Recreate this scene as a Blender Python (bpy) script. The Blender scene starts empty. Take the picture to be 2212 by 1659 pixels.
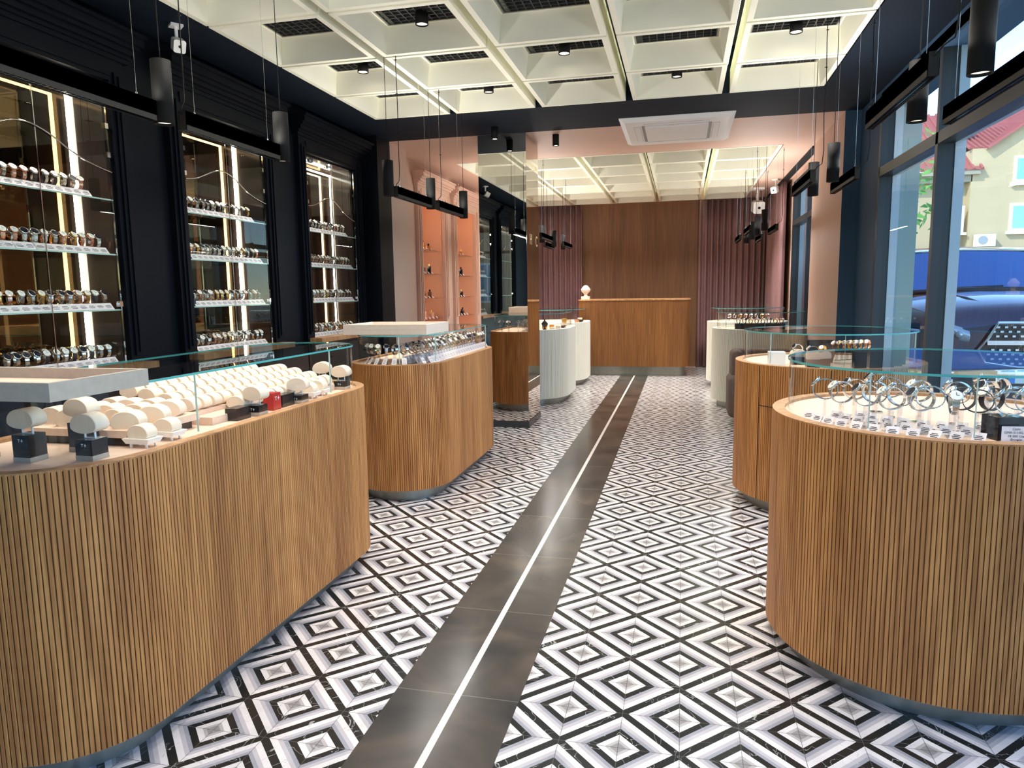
import bpy, math, random
from mathutils import Vector, Matrix
random.seed(7)
PI = math.pi
sc = bpy.context.scene
col = sc.collection

# ------------------------------------------------------------------ camera
cam_d = bpy.data.cameras.new('camera')
cam_d.sensor_width = 36.0
cam_d.lens = 36.0 * 1535.0 / 2212.0
cam_d.clip_start = 0.02; cam_d.clip_end = 300
cam = bpy.data.objects.new('camera', cam_d)
col.objects.link(cam)
Rm = Matrix(((0.97280123, -0.01582422, 0.23110031), (0.23118245, 0.12909781, -0.96430723), (-0.01457513, 0.9915056, 0.12924479)))
cam.matrix_world = Matrix.Translation((0, 0, 1.45)) @ Rm.to_4x4()
sc.camera = cam
sc.view_settings.view_transform = 'Standard'
sc.view_settings.look = 'None'
sc.view_settings.gamma = 1.0
sc.view_settings.exposure = 0.78
sc.view_settings.use_curve_mapping = False
cy = sc.cycles
cy.use_denoising = True
cy.use_adaptive_sampling = True
cy.adaptive_threshold = 0.02
cy.max_bounces = 10; cy.diffuse_bounces = 6; cy.glossy_bounces = 5; cy.transmission_bounces = 6; cy.transparent_max_bounces = 24
cy.sample_clamp_indirect = 6.0
cy.caustics_reflective = False; cy.caustics_refractive = False

# ------------------------------------------------------------------ sky and sun
w = bpy.data.worlds.new('sky'); sc.world = w; w.use_nodes = True
nt = w.node_tree; nt.nodes.clear()
sky = nt.nodes.new('ShaderNodeTexSky'); sky.sky_type = 'NISHITA'; sky.sun_disc = False
sky.sun_elevation = math.radians(42); sky.sun_rotation = math.radians(230); sky.air_density = 0.9; sky.dust_density = 0.0; sky.ozone_density = 3.0; sky.altitude = 1500
bg = nt.nodes.new('ShaderNodeBackground'); bg.inputs['Strength'].default_value = 0.5
wo = nt.nodes.new('ShaderNodeOutputWorld')
nt.links.new(sky.outputs[0], bg.inputs[0]); nt.links.new(bg.outputs[0], wo.inputs[0])
sun = bpy.data.lights.new('sun', 'SUN'); sun.energy = 3.3; sun.angle = 0.01; sun.color = (1, .95, .86)
so = bpy.data.objects.new('sun', sun); col.objects.link(so)
so.rotation_euler = Vector((0.62, 0.60, -0.72)).to_track_quat('-Z', 'Y').to_euler()

# ------------------------------------------------------------------ materials
def srgb(r, g, b):
    f = lambda c: (c/255/12.92) if c/255 <= .04045 else ((c/255+.055)/1.055)**2.4
    return (f(r), f(g), f(b), 1)
MATS = {}
def mat(name, color=(200, 200, 200), rough=.5, metal=0., spec=.5, emit=None, es=0., noise=0., nscale=20., bump=0., coat=0.):
    m = bpy.data.materials.new(name); m.use_nodes = True
    nt = m.node_tree; b = nt.nodes['Principled BSDF']
    c = srgb(*color)
    b.inputs['Base Color'].default_value = c
    b.inputs['Roughness'].default_value = rough
    b.inputs['Metallic'].default_value = metal
    b.inputs['Specular IOR Level'].default_value = spec
    if coat: b.inputs['Coat Weight'].default_value = coat
    if emit: b.inputs['Emission Color'].default_value = srgb(*emit); b.inputs['Emission Strength'].default_value = es
    if noise or bump:
        tc = nt.nodes.new('ShaderNodeTexCoord'); n = nt.nodes.new('ShaderNodeTexNoise')
        n.inputs['Scale'].default_value = nscale; n.inputs['Detail'].default_value = 6
        nt.links.new(tc.outputs['Object'], n.inputs['Vector'])
        if noise:
            r = nt.nodes.new('ShaderNodeValToRGB')
            r.color_ramp.elements[0].position = .3; r.color_ramp.elements[1].position = .7
            r.color_ramp.elements[0].color = tuple(x*(1-noise) for x in c[:3])+(1,)
            r.color_ramp.elements[1].color = tuple(min(1, x*(1+noise*.6)) for x in c[:3])+(1,)
            nt.links.new(n.outputs['Fac'], r.inputs[0]); nt.links.new(r.outputs[0], b.inputs['Base Color'])
        if bump:
            bp = nt.nodes.new('ShaderNodeBump'); bp.inputs['Strength'].default_value = bump; bp.inputs['Distance'].default_value = .002
            nt.links.new(n.outputs['Fac'], bp.inputs['Height']); nt.links.new(bp.outputs[0], b.inputs['Normal'])
    MATS[name] = m
    return m
def wood(name, dark, light, uscale=60., vscale=1.6, rough=.45, useuv=True):
    m = bpy.data.materials.new(name); m.use_nodes = True
    nt = m.node_tree; b = nt.nodes['Principled BSDF']; L = nt.links.new
    tc = nt.nodes.new('ShaderNodeTexCoord'); mp = nt.nodes.new('ShaderNodeMapping')
    if useuv:
        L(tc.outputs['UV'], mp.inputs[0]); mp.inputs['Scale'].default_value = (uscale, vscale, 1)
    else:
        L(tc.outputs['Object'], mp.inputs[0]); mp.inputs['Scale'].default_value = (uscale, uscale, vscale)
    n = nt.nodes.new('ShaderNodeTexNoise'); n.inputs['Detail'].default_value = 6; n.inputs['Scale'].default_value = 1.0; n.inputs['Distortion'].default_value = .6
    L(mp.outputs[0], n.inputs['Vector'])
    mp2 = nt.nodes.new('ShaderNodeMapping'); L(tc.outputs['UV' if useuv else 'Object'], mp2.inputs[0])
    mp2.inputs['Scale'].default_value = (4.5, .35, 1) if useuv else (4.5, 4.5, .35)
    n2 = nt.nodes.new('ShaderNodeTexNoise'); n2.inputs['Scale'].default_value = 1.; n2.inputs['Detail'].default_value = 2
    L(mp2.outputs[0], n2.inputs['Vector'])
    mx = nt.nodes.new('ShaderNodeMix'); mx.data_type = 'FLOAT'; mx.inputs[0].default_value = .4
    L(n.outputs['Fac'], mx.inputs[2]); L(n2.outputs['Fac'], mx.inputs[3])
    r = nt.nodes.new('ShaderNodeValToRGB'); e = r.color_ramp.elements
    e[0].position = .36; e[1].position = .64; e[0].color = srgb(*dark); e[1].color = srgb(*light)
    L(mx.outputs[0], r.inputs[0]); L(r.outputs[0], b.inputs['Base Color'])
    b.inputs['Roughness'].default_value = rough
    MATS[name] = m
    return m
def glass(name, tint=(245, 252, 250), refl=1.0, edge=False):
    """clear pane: what passes is passed straight, what is reflected follows Fresnel"""
    m = bpy.data.materials.new(name); m.use_nodes = True
    nt = m.node_tree; nt.nodes.clear(); L = nt.links.new
    o = nt.nodes.new('ShaderNodeOutputMaterial'); mix = nt.nodes.new('ShaderNodeMixShader')
    t = nt.nodes.new('ShaderNodeBsdfTransparent'); g = nt.nodes.new('ShaderNodeBsdfGlossy')
    t.inputs[0].default_value = srgb(*tint); g.inputs['Roughness'].default_value = 0.0
    fr = nt.nodes.new('ShaderNodeFresnel'); fr.inputs[0].default_value = 1.45
    mu = nt.nodes.new('ShaderNodeMath'); mu.operation = 'MULTIPLY'; mu.inputs[1].default_value = refl
    ge = nt.nodes.new('ShaderNodeNewGeometry'); inv = nt.nodes.new('ShaderNodeMath'); inv.operation = 'SUBTRACT'; inv.inputs[0].default_value = 1.0
    L(ge.outputs['Backfacing'], inv.inputs[1]); m2 = nt.nodes.new('ShaderNodeMath'); m2.operation = 'MULTIPLY'
    L(fr.outputs[0], mu.inputs[0]); L(mu.outputs[0], m2.inputs[0]); L(inv.outputs[0], m2.inputs[1]); L(m2.outputs[0], mix.inputs[0]); L(t.outputs[0], mix.inputs[1]); L(g.outputs[0], mix.inputs[2]); L(mix.outputs[0], o.inputs[0])
    MATS[name] = m
    return m
def led(name, color, strength):
    m = bpy.data.materials.new(name); m.use_nodes = True
    nt = m.node_tree; nt.nodes.clear()
    o = nt.nodes.new('ShaderNodeOutputMaterial'); e = nt.nodes.new('ShaderNodeEmission')
    e.inputs[0].default_value = srgb(*color); e.inputs[1].default_value = strength
    nt.links.new(e.outputs[0], o.inputs[0]); MATS[name] = m
    return m

NAVY = mat('navy_paint', (18, 27, 38), .7, spec=.1, noise=.06, nscale=4)
NAVY_SHADED = mat('navy_shaded_copy', (7, 10, 18), .5, spec=.12)  # same navy paint, darkened to put the dim side's shade into the colour
PINK = mat('pink_paint', (204, 170, 152), .6, noise=.03, nscale=3)
PINKM = mat('pink_millwork', (214, 178, 160), .5)
PEACH = mat('peach_niche', (226, 170, 138), .55, noise=.04, nscale=6)
CREAM = mat('coffer_paint', (240, 239, 220), .6, noise=.02, nscale=5)
BARM = mat('bar_powder_coat', (50, 45, 40), .7, spec=.3)
BLACK = mat('black_powder_coat', (19, 18, 17), .75, spec=.25)
DARKF = mat('dark_window_frame', (44, 48, 52), .4)
BLACKG = mat('black_cabinet', (26, 26, 30), .25)
GRILLE = mat('black_egg_crate', (52, 52, 52), .5)
VOID = mat('ceiling_void', (14, 14, 15), .9)
WHITEP = mat('white_plastic', (238, 238, 236), .35)
GREYP = mat('grey_recess', (150, 150, 150), .5)
OAK = wood('oak_slats', (138, 82, 36), (208, 146, 82), 70, 2.2)
OAKF = wood('oak_flat', (152, 106, 66), (196, 150, 104), 40, 1.5, useuv=False)
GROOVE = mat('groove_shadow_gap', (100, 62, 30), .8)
DESKW = wood('desk_oak', (112, 68, 30), (150, 100, 50), 60, 1.6)
BROWNW = wood('brown_veneer', (108, 74, 48), (138, 98, 66), 40, 1.3, rough=.4, useuv=False)
WSLAT = mat('white_lacquer_slats', (240, 240, 226), .5)
METAL = mat('brushed_metal_plinth', (150, 150, 142), .38, metal=.8, noise=.1, nscale=30)
DECK = mat('beige_suede', (226, 196, 174), .85, noise=.06, nscale=60)
PILLOW = mat('cream_leatherette', (236, 216, 194), .6, noise=.03, nscale=40)
CONC = mat('grey_stone_tray', (176, 164, 150), .75, noise=.08, nscale=40)
TRAYW = mat('cream_suede_tray', (226, 208, 192), .8, noise=.04, nscale=60)
GLASS = glass('clear_glass', (251, 253, 252))
WGLASS = glass('window_glass', (240, 248, 248), .7)
ACRYL = glass('clear_acrylic', (240, 242, 244), 2.2)
TEAL = mat('teal_glass_edge', (84, 176, 172), .1, spec=.8)
PALEDGE = mat('pale_glass_edge', (176, 204, 198), .15)
STEEL = mat('polished_steel', (215, 212, 206), .16, metal=1.)
GOLD = mat('yellow_gold', (226, 182, 104), .18, metal=1.)
ROSE = mat('rose_gold', (222, 168, 142), .18, metal=1.)
LEATH = mat('black_leather', (34, 30, 30), .55)
BROWNL = mat('brown_leather', (112, 66, 40), .55)
DIALW = mat('white_dial', (232, 230, 224), .2)
DIALB = mat('dark_dial', (24, 28, 44), .15)
TAG = mat('price_card', (240, 228, 230), .6)
INK = mat('black_ink', (40, 40, 44), .6)
MIRROR = mat('mirror', (226, 222, 216), .0, metal=1.)
BRONZE = mat('bronze_mirror', (112, 88, 56), .02, metal=1.)
CHROME = mat('chrome', (225, 225, 225), .08, metal=1.)
BRASS = mat('brass', (205, 170, 104), .25, metal=1.)
LEDW = led('led_white', (255, 246, 226), 14)
LEDSLOT = led('led_slot', (250, 255, 214), 5)
LAMP = led('lamp_lens', (255, 240, 214), 18)
LENS_FAINT = mat('faint_glow_lens', (205, 203, 198), .3, emit=(255, 244, 225), es=.8)  # pale lens given a slight added glow although its lamp is dark
REDBOX = mat('red_box', (176, 34, 32), .4)
TAUPE = mat('taupe_velvet', (104, 88, 80), .8, noise=.1, nscale=30)
PALEM = mat('mint_facade_render', (150, 170, 164), .8)

# ------------------------------------------------------------------ builders
class MB:
    def __init__(s): s.v = []; s.f = []; s.m = []; s.uv = {}; s.sm = []
    def add(s, vs, fs, mi=0, smooth=False):
        o = len(s.v); s.v += [tuple(p) for p in vs]
        for f in fs: s.f.append(tuple(i+o for i in f)); s.m.append(mi); s.sm.append(smooth)
        return s
    def box(s, x0, x1, y0, y1, z0, z1, mi=0):
        x0, x1 = min(x0, x1), max(x0, x1); y0, y1 = min(y0, y1), max(y0, y1); z0, z1 = min(z0, z1), max(z0, z1)
        return s.add([(x0,y0,z0),(x1,y0,z0),(x1,y1,z0),(x0,y1,z0),(x0,y0,z1),(x1,y0,z1),(x1,y1,z1),(x0,y1,z1)],
              [(0,3,2,1),(4,5,6,7),(0,1,5,4),(1,2,6,5),(2,3,7,6),(3,0,4,7)], mi)
    def obox(s, c, ax, ay, az, mi=0):
        """box with half-axis vectors"""
        c = Vector(c); ax = Vector(ax); ay = Vector(ay); az = Vector(az)
        P = [c+a*ax+b*ay+d*az for d in (-1, 1) for a, b in ((-1,-1),(1,-1),(1,1),(-1,1))]
        return s.add(P, [(0,3,2,1),(4,5,6,7),(0,1,5,4),(1,2,6,5),(2,3,7,6),(3,0,4,7)], mi)
    def quad(s, a, b, c, d, mi=0): return s.add([a, b, c, d], [(0,1,2,3)], mi)
    def prism(s, pts, z0, z1, mi=0, cap0=True, cap1=True, capmi=None, smooth=False):
        n = len(pts); o = [(x, y, z0) for x, y in pts]+[(x, y, z1) for x, y in pts]
        s.add(o, [(i, (i+1) % n, n+(i+1) % n, n+i) for i in range(n)], mi, smooth)
        cm = mi if capmi is None else capmi
        if cap0: s.add([(x, y, z0) for x, y in reversed(pts)], [tuple(range(n))], cm)
        if cap1: s.add([(x, y, z1) for x, y in pts], [tuple(range(n))], cm)
        return s
    def ring(s, a, b, z, mi=0, up=True):
        n = len(a); s.add([(x, y, z) for x, y in a]+[(x, y, z) for x, y in b],
            [((i, (i+1) % n, n+(i+1) % n, n+i) if up else (n+i, n+(i+1) % n, (i+1) % n, i)) for i in range(n)], mi)
        return s
    def cyl(s, c, r, h, n=16, mi=0, r2=None, axis='Z', smooth=True, cap=True, capmi=None):
        r2 = r if r2 is None else r2; P = []
        for k, (rr, d) in enumerate(((r, 0), (r2, h))):
            for i in range(n):
                a = 2*PI*i/n; u, v_ = rr*math.cos(a), rr*math.sin(a)
                P.append({'Z': (c[0]+u, c[1]+v_, c[2]+d), 'X': (c[0]+d, c[1]+u, c[2]+v_), 'Y': (c[0]+v_, c[1]+d, c[2]+u)}[axis])
        s.add(P, [(i, (i+1) % n, n+(i+1) % n, n+i) for i in range(n)], mi, smooth)
        cm = mi if capmi is None else capmi
        if cap:
            s.add(P[:n][::-1], [tuple(range(n))], cm); s.add(P[n:], [tuple(range(n))], cm)
        return s
    def lathe(s, prof, c=(0, 0, 0), n=24, mi=0, smooth=True):
        P = []
        for r, z in prof:
            for i in range(n): a = 2*PI*i/n; P.append((c[0]+r*math.cos(a), c[1]+r*math.sin(a), c[2]+z))
        F = []
        for k in range(len(prof)-1):
            for i in range(n): j = (i+1) % n; F.append((k*n+i, k*n+j, (k+1)*n+j, (k+1)*n+i))
        return s.add(P, F, mi, smooth)
    def tube(s, pts, r, n=8, mi=0, closed=False, smooth=True):
        pts = [Vector(p) for p in pts]; P = []; m = len(pts)
        for k, p in enumerate(pts):
            a = pts[(k-1) % m] if (k > 0 or closed) else p; b = pts[(k+1) % m] if (k < m-1 or closed) else p
            t = (b-a).normalized(); up = Vector((0, 0, 1)) if abs(t.z) < .9 else Vector((0, 1, 0))
            u = t.cross(up).normalized(); v_ = t.cross(u).normalized()
            for i in range(n): an = 2*PI*i/n; P.append(p+u*math.cos(an)*r+v_*math.sin(an)*r)
        F = []
        for k in range(m if closed else m-1):
            for i in range(n): j = (i+1) % n; kk = (k+1) % m; F.append((k*n+i, k*n+j, kk*n+j, kk*n+i))
        s.add(P, F, mi, smooth)
        if not closed: s.add(P[:n], [tuple(range(n))], mi); s.add(P[-n:], [tuple(range(n))], mi)
        return s
    def sphere(s, c, r, n=14, mi=0, sc3=(1, 1, 1)):
        prof = [(max(1e-4, math.cos(-PI/2+PI*k/n)), math.sin(-PI/2+PI*k/n)) for k in range(n+1)]
        o = len(s.v); s.lathe(prof, (0, 0, 0), n*2, mi)
        for i in range(o, len(s.v)): x, y, z = s.v[i]; s.v[i] = (c[0]+x*r*sc3[0], c[1]+y*r*sc3[1], c[2]+z*r*sc3[2])
        return s
    def xf(s, M): s.v = [tuple(M @ Vector(p)) for p in s.v]; return s
    def mesh(s, name, mats):
        me = bpy.data.meshes.new(name); me.from_pydata(s.v, [], s.f)
        for m in mats: me.materials.append(m)
        me.polygons.foreach_set('material_index', s.m); me.polygons.foreach_set('use_smooth', s.sm)
        me.update(); return me
    def obj(s, name, mats, parent=None, loc=None, uv=False):
        if not isinstance(mats, (list, tuple)): mats = [mats]
        o = bpy.data.objects.new(name, s.mesh(name, mats)); col.objects.link(o)
        if parent: o.parent = parent
        if loc: o.location = loc
        return o
def tag(o, label, cat, group=None):
    o['label'] = label; o['category'] = cat
    if group: o['group'] = group
    return o
def thing(name, label, cat, loc=(0, 0, 0), group=None, rz=0):
    o = bpy.data.objects.new(name, None); col.objects.link(o); o.location = loc; o.rotation_euler = (0, 0, rz)
    o.empty_display_size = .05
    return tag(o, label, cat, group)
def struct(mb, name, mats, parent=None):
    o = mb.obj(name, mats, parent)
    if not parent: o['kind'] = 'structure'
    return o
KIDS = {}
def inst(me, name, parent=None, loc=(0, 0, 0), rot=None, scale=None):
    o = bpy.data.objects.new(name, me); col.objects.link(o)
    o.location = loc
    if rot: o.rotation_euler = rot
    if scale: o.scale = scale
    if parent: o.parent = parent
    return o
def dup(root, loc=None, rot=None, label=None, group=None, scale=None):
    r = root.copy(); col.objects.link(r)
    if loc is not None: r.location = loc
    if rot is not None: r.rotation_euler = rot
    if scale is not None: r.scale = scale
    if label: r['label'] = label
    if group: r['group'] = group
    for ch in list(root.children):
        c = ch.copy(); col.objects.link(c); c.parent = r
        for g in list(ch.children):
            d = g.copy(); col.objects.link(d); d.parent = c
    return r
ORD = ['first', 'second', 'third', 'fourth', 'fifth', 'sixth', 'seventh', 'eighth', 'ninth', 'tenth', 'eleventh', 'twelfth', 'thirteenth', 'fourteenth',
       'fifteenth', 'sixteenth', 'seventeenth', 'eighteenth', 'nineteenth', 'twentieth'] + ['twenty-'+x for x in ('first', 'second', 'third', 'fourth', 'fifth', 'sixth', 'seventh', 'eighth', 'ninth')] + ['thirtieth']
def text_mesh(body, size, m, parent, loc, rot, name='lettering', ext=.0004, align='CENTER'):
    cu = bpy.data.curves.new(name, 'FONT'); cu.body = body; cu.size = size; cu.extrude = ext; cu.align_x = align; cu.align_y = 'CENTER'
    cu.materials.append(m)
    tmp = bpy.data.objects.new(name, cu)
    me = bpy.data.meshes.new_from_object(tmp); bpy.data.objects.remove(tmp)
    o = bpy.data.objects.new(name, me); col.objects.link(o)
    o.location = loc; o.rotation_euler = rot
    if parent: o.parent = parent
    return o

# ------------------------------------------------------------------ room shell
ZC = 3.047          # ceiling
XR, XL = 1.57, -3.24
YF, YB = -0.75, 13.75
YS = 7.315          # navy ends, pink begins
def floor_mat():
    m = bpy.data.materials.new('cubic_marble_tiles'); m.use_nodes = True
    nt = m.node_tree; b = nt.nodes['Principled BSDF']; L = nt.links.new
    tc = nt.nodes.new('ShaderNodeTexCoord'); sp = nt.nodes.new('ShaderNodeSeparateXYZ'); L(tc.outputs['Object'], sp.inputs[0])
    def M(op, a, b_=None, c_=None):
        n = nt.nodes.new('ShaderNodeMath'); n.operation = op
        for i, x in enumerate((a, b_, c_)):
            if x is None: continue
            if isinstance(x, (int, float)): n.inputs[i].default_value = x
            else: L(x, n.inputs[i])
        return n.outputs[0]
    T = .1908
    X = M('SUBTRACT', sp.outputs[0], .0135+T); Y = M('SUBTRACT', sp.outputs[1], 2.1165)
    tri = lambda v: M('PINGPONG', v, T)
    p = tri(M('ADD', X, Y)); q = tri(M('SUBTRACT', X, Y))
    d = M('DIVIDE', M('MAXIMUM', p, q), T)
    r = nt.nodes.new('ShaderNodeValToRGB'); r.color_ramp.interpolation = 'CONSTANT'
    bands = [(0, (150, 148, 148)), (.14, (186, 182, 180)), (.22, (232, 228, 226)), (.365, (34, 38, 38)), (.535, (160, 162, 170)), (.63, (196, 192, 196)), (.735, (234, 229, 227)), (.895, (34, 38, 38))]
    e = r.color_ramp.elements
    e[0].position = 0; e[0].color = srgb(*bands[0][1]); e[1].position = bands[1][0]; e[1].color = srgb(*bands[1][1])
    for pos, c in bands[2:]: x = e.new(pos); x.color = srgb(*c)
    L(d, r.inputs[0])
    # marble clouding and white veins in the dark bands
    n = nt.nodes.new('ShaderNodeTexNoise'); n.inputs['Scale'].default_value = 9; n.inputs['Detail'].default_value = 8; L(tc.outputs['Object'], n.inputs['Vector'])
    mr = nt.nodes.new('ShaderNodeMapRange'); mr.inputs['From Min'].default_value = .3; mr.inputs['From Max'].default_value = .7; mr.inputs['To Min'].default_value = .86; mr.inputs['To Max'].default_value = 1.05
    L(n.outputs['Fac'], mr.inputs[0])
    mul = nt.nodes.new('ShaderNodeMix'); mul.data_type = 'RGBA'; mul.blend_type = 'MULTIPLY'; mul.inputs[0].default_value = 1
    L(r.outputs[0], mul.inputs[6]); L(mr.outputs[0], mul.inputs[7])
    v = nt.nodes.new('ShaderNodeTexNoise'); v.inputs['Scale'].default_value = 5.5; v.inputs['Detail'].default_value = 3; v.inputs['Distortion'].default_value = 1.5
    L(tc.outputs['Object'], v.inputs['Vector'])
    vein = M('LESS_THAN', M('ABSOLUTE', M('SUBTRACT', v.outputs['Fac'], .5)), .0035)
    m1 = nt.nodes.new('ShaderNodeMix'); m1.data_type = 'RGBA'; L(M('MULTIPLY', vein, .6), m1.inputs[0]); L(mul.outputs[2], m1.inputs[6]); m1.inputs[7].default_value = srgb(190, 192, 188)
    # joints
    gx = M('PINGPONG', M('SUBTRACT', X, 0), T/2); gy = M('PINGPONG', Y, T/2)
    near = lambda g: M('LESS_THAN', g, .0011)
    jx = near(M('PINGPONG', X, T/2)); jy = near(M('PINGPONG', Y, T/2))
    j = M('MULTIPLY', M('MAXIMUM', jx, jy), .8)
    # pingpong of period T: zero at multiples of T
    m2 = nt.nodes.new('ShaderNodeMix'); m2.data_type = 'RGBA'; L(j, m2.inputs[0]); L(m1.outputs[2], m2.inputs[6]); m2.inputs[7].default_value = srgb(92, 90, 90)
    L(m2.outputs[2], b.inputs['Base Color'])
    b.inputs['Roughness'].default_value = .22; b.inputs['Specular IOR Level'].default_value = .45
    return m
def slate_mat():
    m = bpy.data.materials.new('dark_stoneware_strip'); m.use_nodes = True
    nt = m.node_tree; b = nt.nodes['Principled BSDF']; L = nt.links.new
    tc = nt.nodes.new('ShaderNodeTexCoord'); n = nt.nodes.new('ShaderNodeTexNoise'); n.inputs['Scale'].default_value = 3.2; n.inputs['Detail'].default_value = 9; n.inputs['Distortion'].default_value = .5
    L(tc.outputs['Object'], n.inputs['Vector'])
    r = nt.nodes.new('ShaderNodeValToRGB'); e = r.color_ramp.elements
    e[0].position = .3; e[0].color = srgb(50, 50, 50); e[1].position = .7; e[1].color = srgb(92, 82, 74)
    x = e.new(.5); x.color = srgb(70, 67, 63)
    L(n.outputs['Fac'], r.inputs[0])
    sp = nt.nodes.new('ShaderNodeSeparateXYZ'); L(tc.outputs['Object'], sp.inputs[0])
    a = nt.nodes.new('ShaderNodeMath'); a.operation = 'SUBTRACT'; L(sp.outputs[1], a.inputs[0]); a.inputs[1].default_value = 2.298
    pp = nt.nodes.new('ShaderNodeMath'); pp.operation = 'PINGPONG'; L(a.outputs[0], pp.inputs[0]); pp.inputs[1].default_value = .3465
    lt = nt.nodes.new('ShaderNodeMath'); lt.operation = 'LESS_THAN'; L(pp.outputs[0], lt.inputs[0]); lt.inputs[1].default_value = .0013
    mx = nt.nodes.new('ShaderNodeMix'); mx.data_type = 'RGBA'; L(lt.outputs[0], mx.inputs[0]); L(r.outputs[0], mx.inputs[6]); mx.inputs[7].default_value = srgb(128, 124, 118)
    L(mx.outputs[2], b.inputs['Base Color']); b.inputs['Roughness'].default_value = .2; b.inputs['Specular IOR Level'].default_value = .3
    return m
FLOOR = floor_mat(); SLATE = slate_mat(); WSTRIP = mat('white_inlay', (222, 214, 208), .35)
xs = [(-3.7, -1.003, 0), (-1.003, -.781, 1), (-.781, -.756, 2), (-.756, -.544, 1), (-.544, 1.8, 0)]
mb = MB()
for a, b, mi in xs: mb.quad((a, YF, 0), (b, YF, 0), (b, 14.2, 0), (a, 14.2, 0), mi)
mb.box(-3.7, 1.8, YF, 14.2, -.12, -.02, 1)
struct(mb, 'floor', [FLOOR, SLATE, WSTRIP])

# ceiling: navy soffit round the first coffer field, pink one round the second
CX0, CP, CW = -2.788, .785, .725
RP, RW = .81, .785
F1Y1 = 6.37; NR1 = 8; F1Y0 = F1Y1-NR1*RP+.02
F2Y0 = 8.78; NR2 = 6; F2Y1 = F2Y0+NR2*RP
FX0, FX1 = CX0-.012, CX0+4*CP+CW+.012
HT = 3.42
def soffit(mb, y0, y1, hy0, hy1, mi):
    mb.box(-3.9, FX0, y0, y1, ZC, HT, mi); mb.box(FX1, 1.9, y0, y1, ZC, HT, mi)
    if hy0 > y0: mb.box(FX0, FX1, y0, hy0, ZC, HT, mi)
    if y1 > hy1: mb.box(FX0, FX1, hy1, y1, ZC, HT, mi)
mb = MB(); soffit(mb, YF-.1, YS, F1Y0, F1Y1+.004, 0)
struct(mb, 'ceiling', [NAVY])
mb = MB(); soffit(mb, YS, 14.0, F2Y0-.004, F2Y1, 0)
struct(mb, 'ceiling_pink', [PINK])
mb = MB(); mb.box(-3.9, 1.9, YF-.1, 14.1, HT, HT+.15); struct(mb, 'ceiling_slab', [VOID])
# shiny line where navy and pink meet
# coffers
def coffer_mesh():
    mb = MB(); t0, t1, h = .036, .062, .168
    W, D = CW, RW
    O = [(0, 0), (W, 0), (W, D), (0, D)]
    I = [(t0, t0), (W-t0, t0), (W-t0, D-t0), (t0, D-t0)]
    I2 = [(t1, t1), (W-t1, t1), (W-t1, D-t1), (t1, D-t1)]
    I3 = [(t1+.022, t1+.022), (W-t1-.022, t1+.022), (W-t1-.022, D-t1-.022), (t1+.022, D-t1-.022)]
    mb.ring(I, O, 0, up=True)
    n = 4
    mb.add([(x, y, 0) for x, y in I]+[(x, y, h) for x, y in I2], [((i+1) % n, i, n+i, n+(i+1) % n) for i in range(n)])
    mb.ring(I3, I2, h, up=True)
    mb.add([(x, y, 0) for x, y in O]+[(x, y, h+.012) for x, y in O], [(i, (i+1) % n, n+(i+1) % n, n+i) for i in range(n)])
    mb.ring(O, I3, h+.012, up=True)
    return mb.mesh('ceiling_coffer', [CREAM])
def grille_mesh():
    mb = MB(); m = .062+.01; x0, x1, y0, y1 = m, CW-m, m, RW-m; z0, z1 = .170, .196
    nx, ny = 11, 12; t = .003
    for i in range(nx+1): x = x0+(x1-x0)*i/nx; mb.box(x-t, x+t, y0, y1, z0, z1)
    for i in range(ny+1): y = y0+(y1-y0)*i/ny; mb.box(x0, x1, y-t, y+t, z0, z1)
    for a in ((x0, x0+.02, y0, y1), (x1-.02, x1, y0, y1), (x0, x1, y0, y0+.02), (x0, x1, y1-.02, y1)): mb.box(*a, z0-.002, z0+.01)
    return mb.mesh('grille', [GRILLE])
CM, GM = coffer_mesh(), grille_mesh()
for fld, (ybase, nr, sgn, gname) in enumerate(((F1Y1, NR1, -1, 'coffers of the ceiling over the navy room'), (F2Y0, NR2, 1, 'coffers of the ceiling over the pink room'))):
    for r in range(nr):
        for c in range(5):
            x = CX0+c*CP; y = ybase-RW-r*RP if sgn < 0 else ybase+r*RP
            o = inst(CM, 'ceiling_coffer', None, (x, y, ZC-.003))
            where = 'row from the pink soffit' if fld == 0 else 'row behind the air conditioner'
            tag(o, f'cream square coffer, {ORD[4-c]} from the window side, {ORD[r]} {where}', 'ceiling coffer', gname)
            if r < 6: inst(GM, 'grille', o)
# light strips up in the gaps between the coffer columns
for fld, (y0, y1) in enumerate(((F1Y0, F1Y1), (F2Y0, F2Y1))):
    for c in range(4):
        x = CX0+(c+1)*CP-(CP-CW)/2
        dx = 0 if c == 3 else .10
        mb = MB(); mb.box(x-.012+dx, x+.012+dx, y0+.02, y1-.02, ZC+.215, ZC+.227)
        o = mb.obj('led_strip', [LEDSLOT])
        tag(o, f'glowing light strip in the {ORD[3-c]} coffer gap from the windows, {"navy" if fld == 0 else "pink"} room', 'light strip', 'light strips between coffers')

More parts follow.
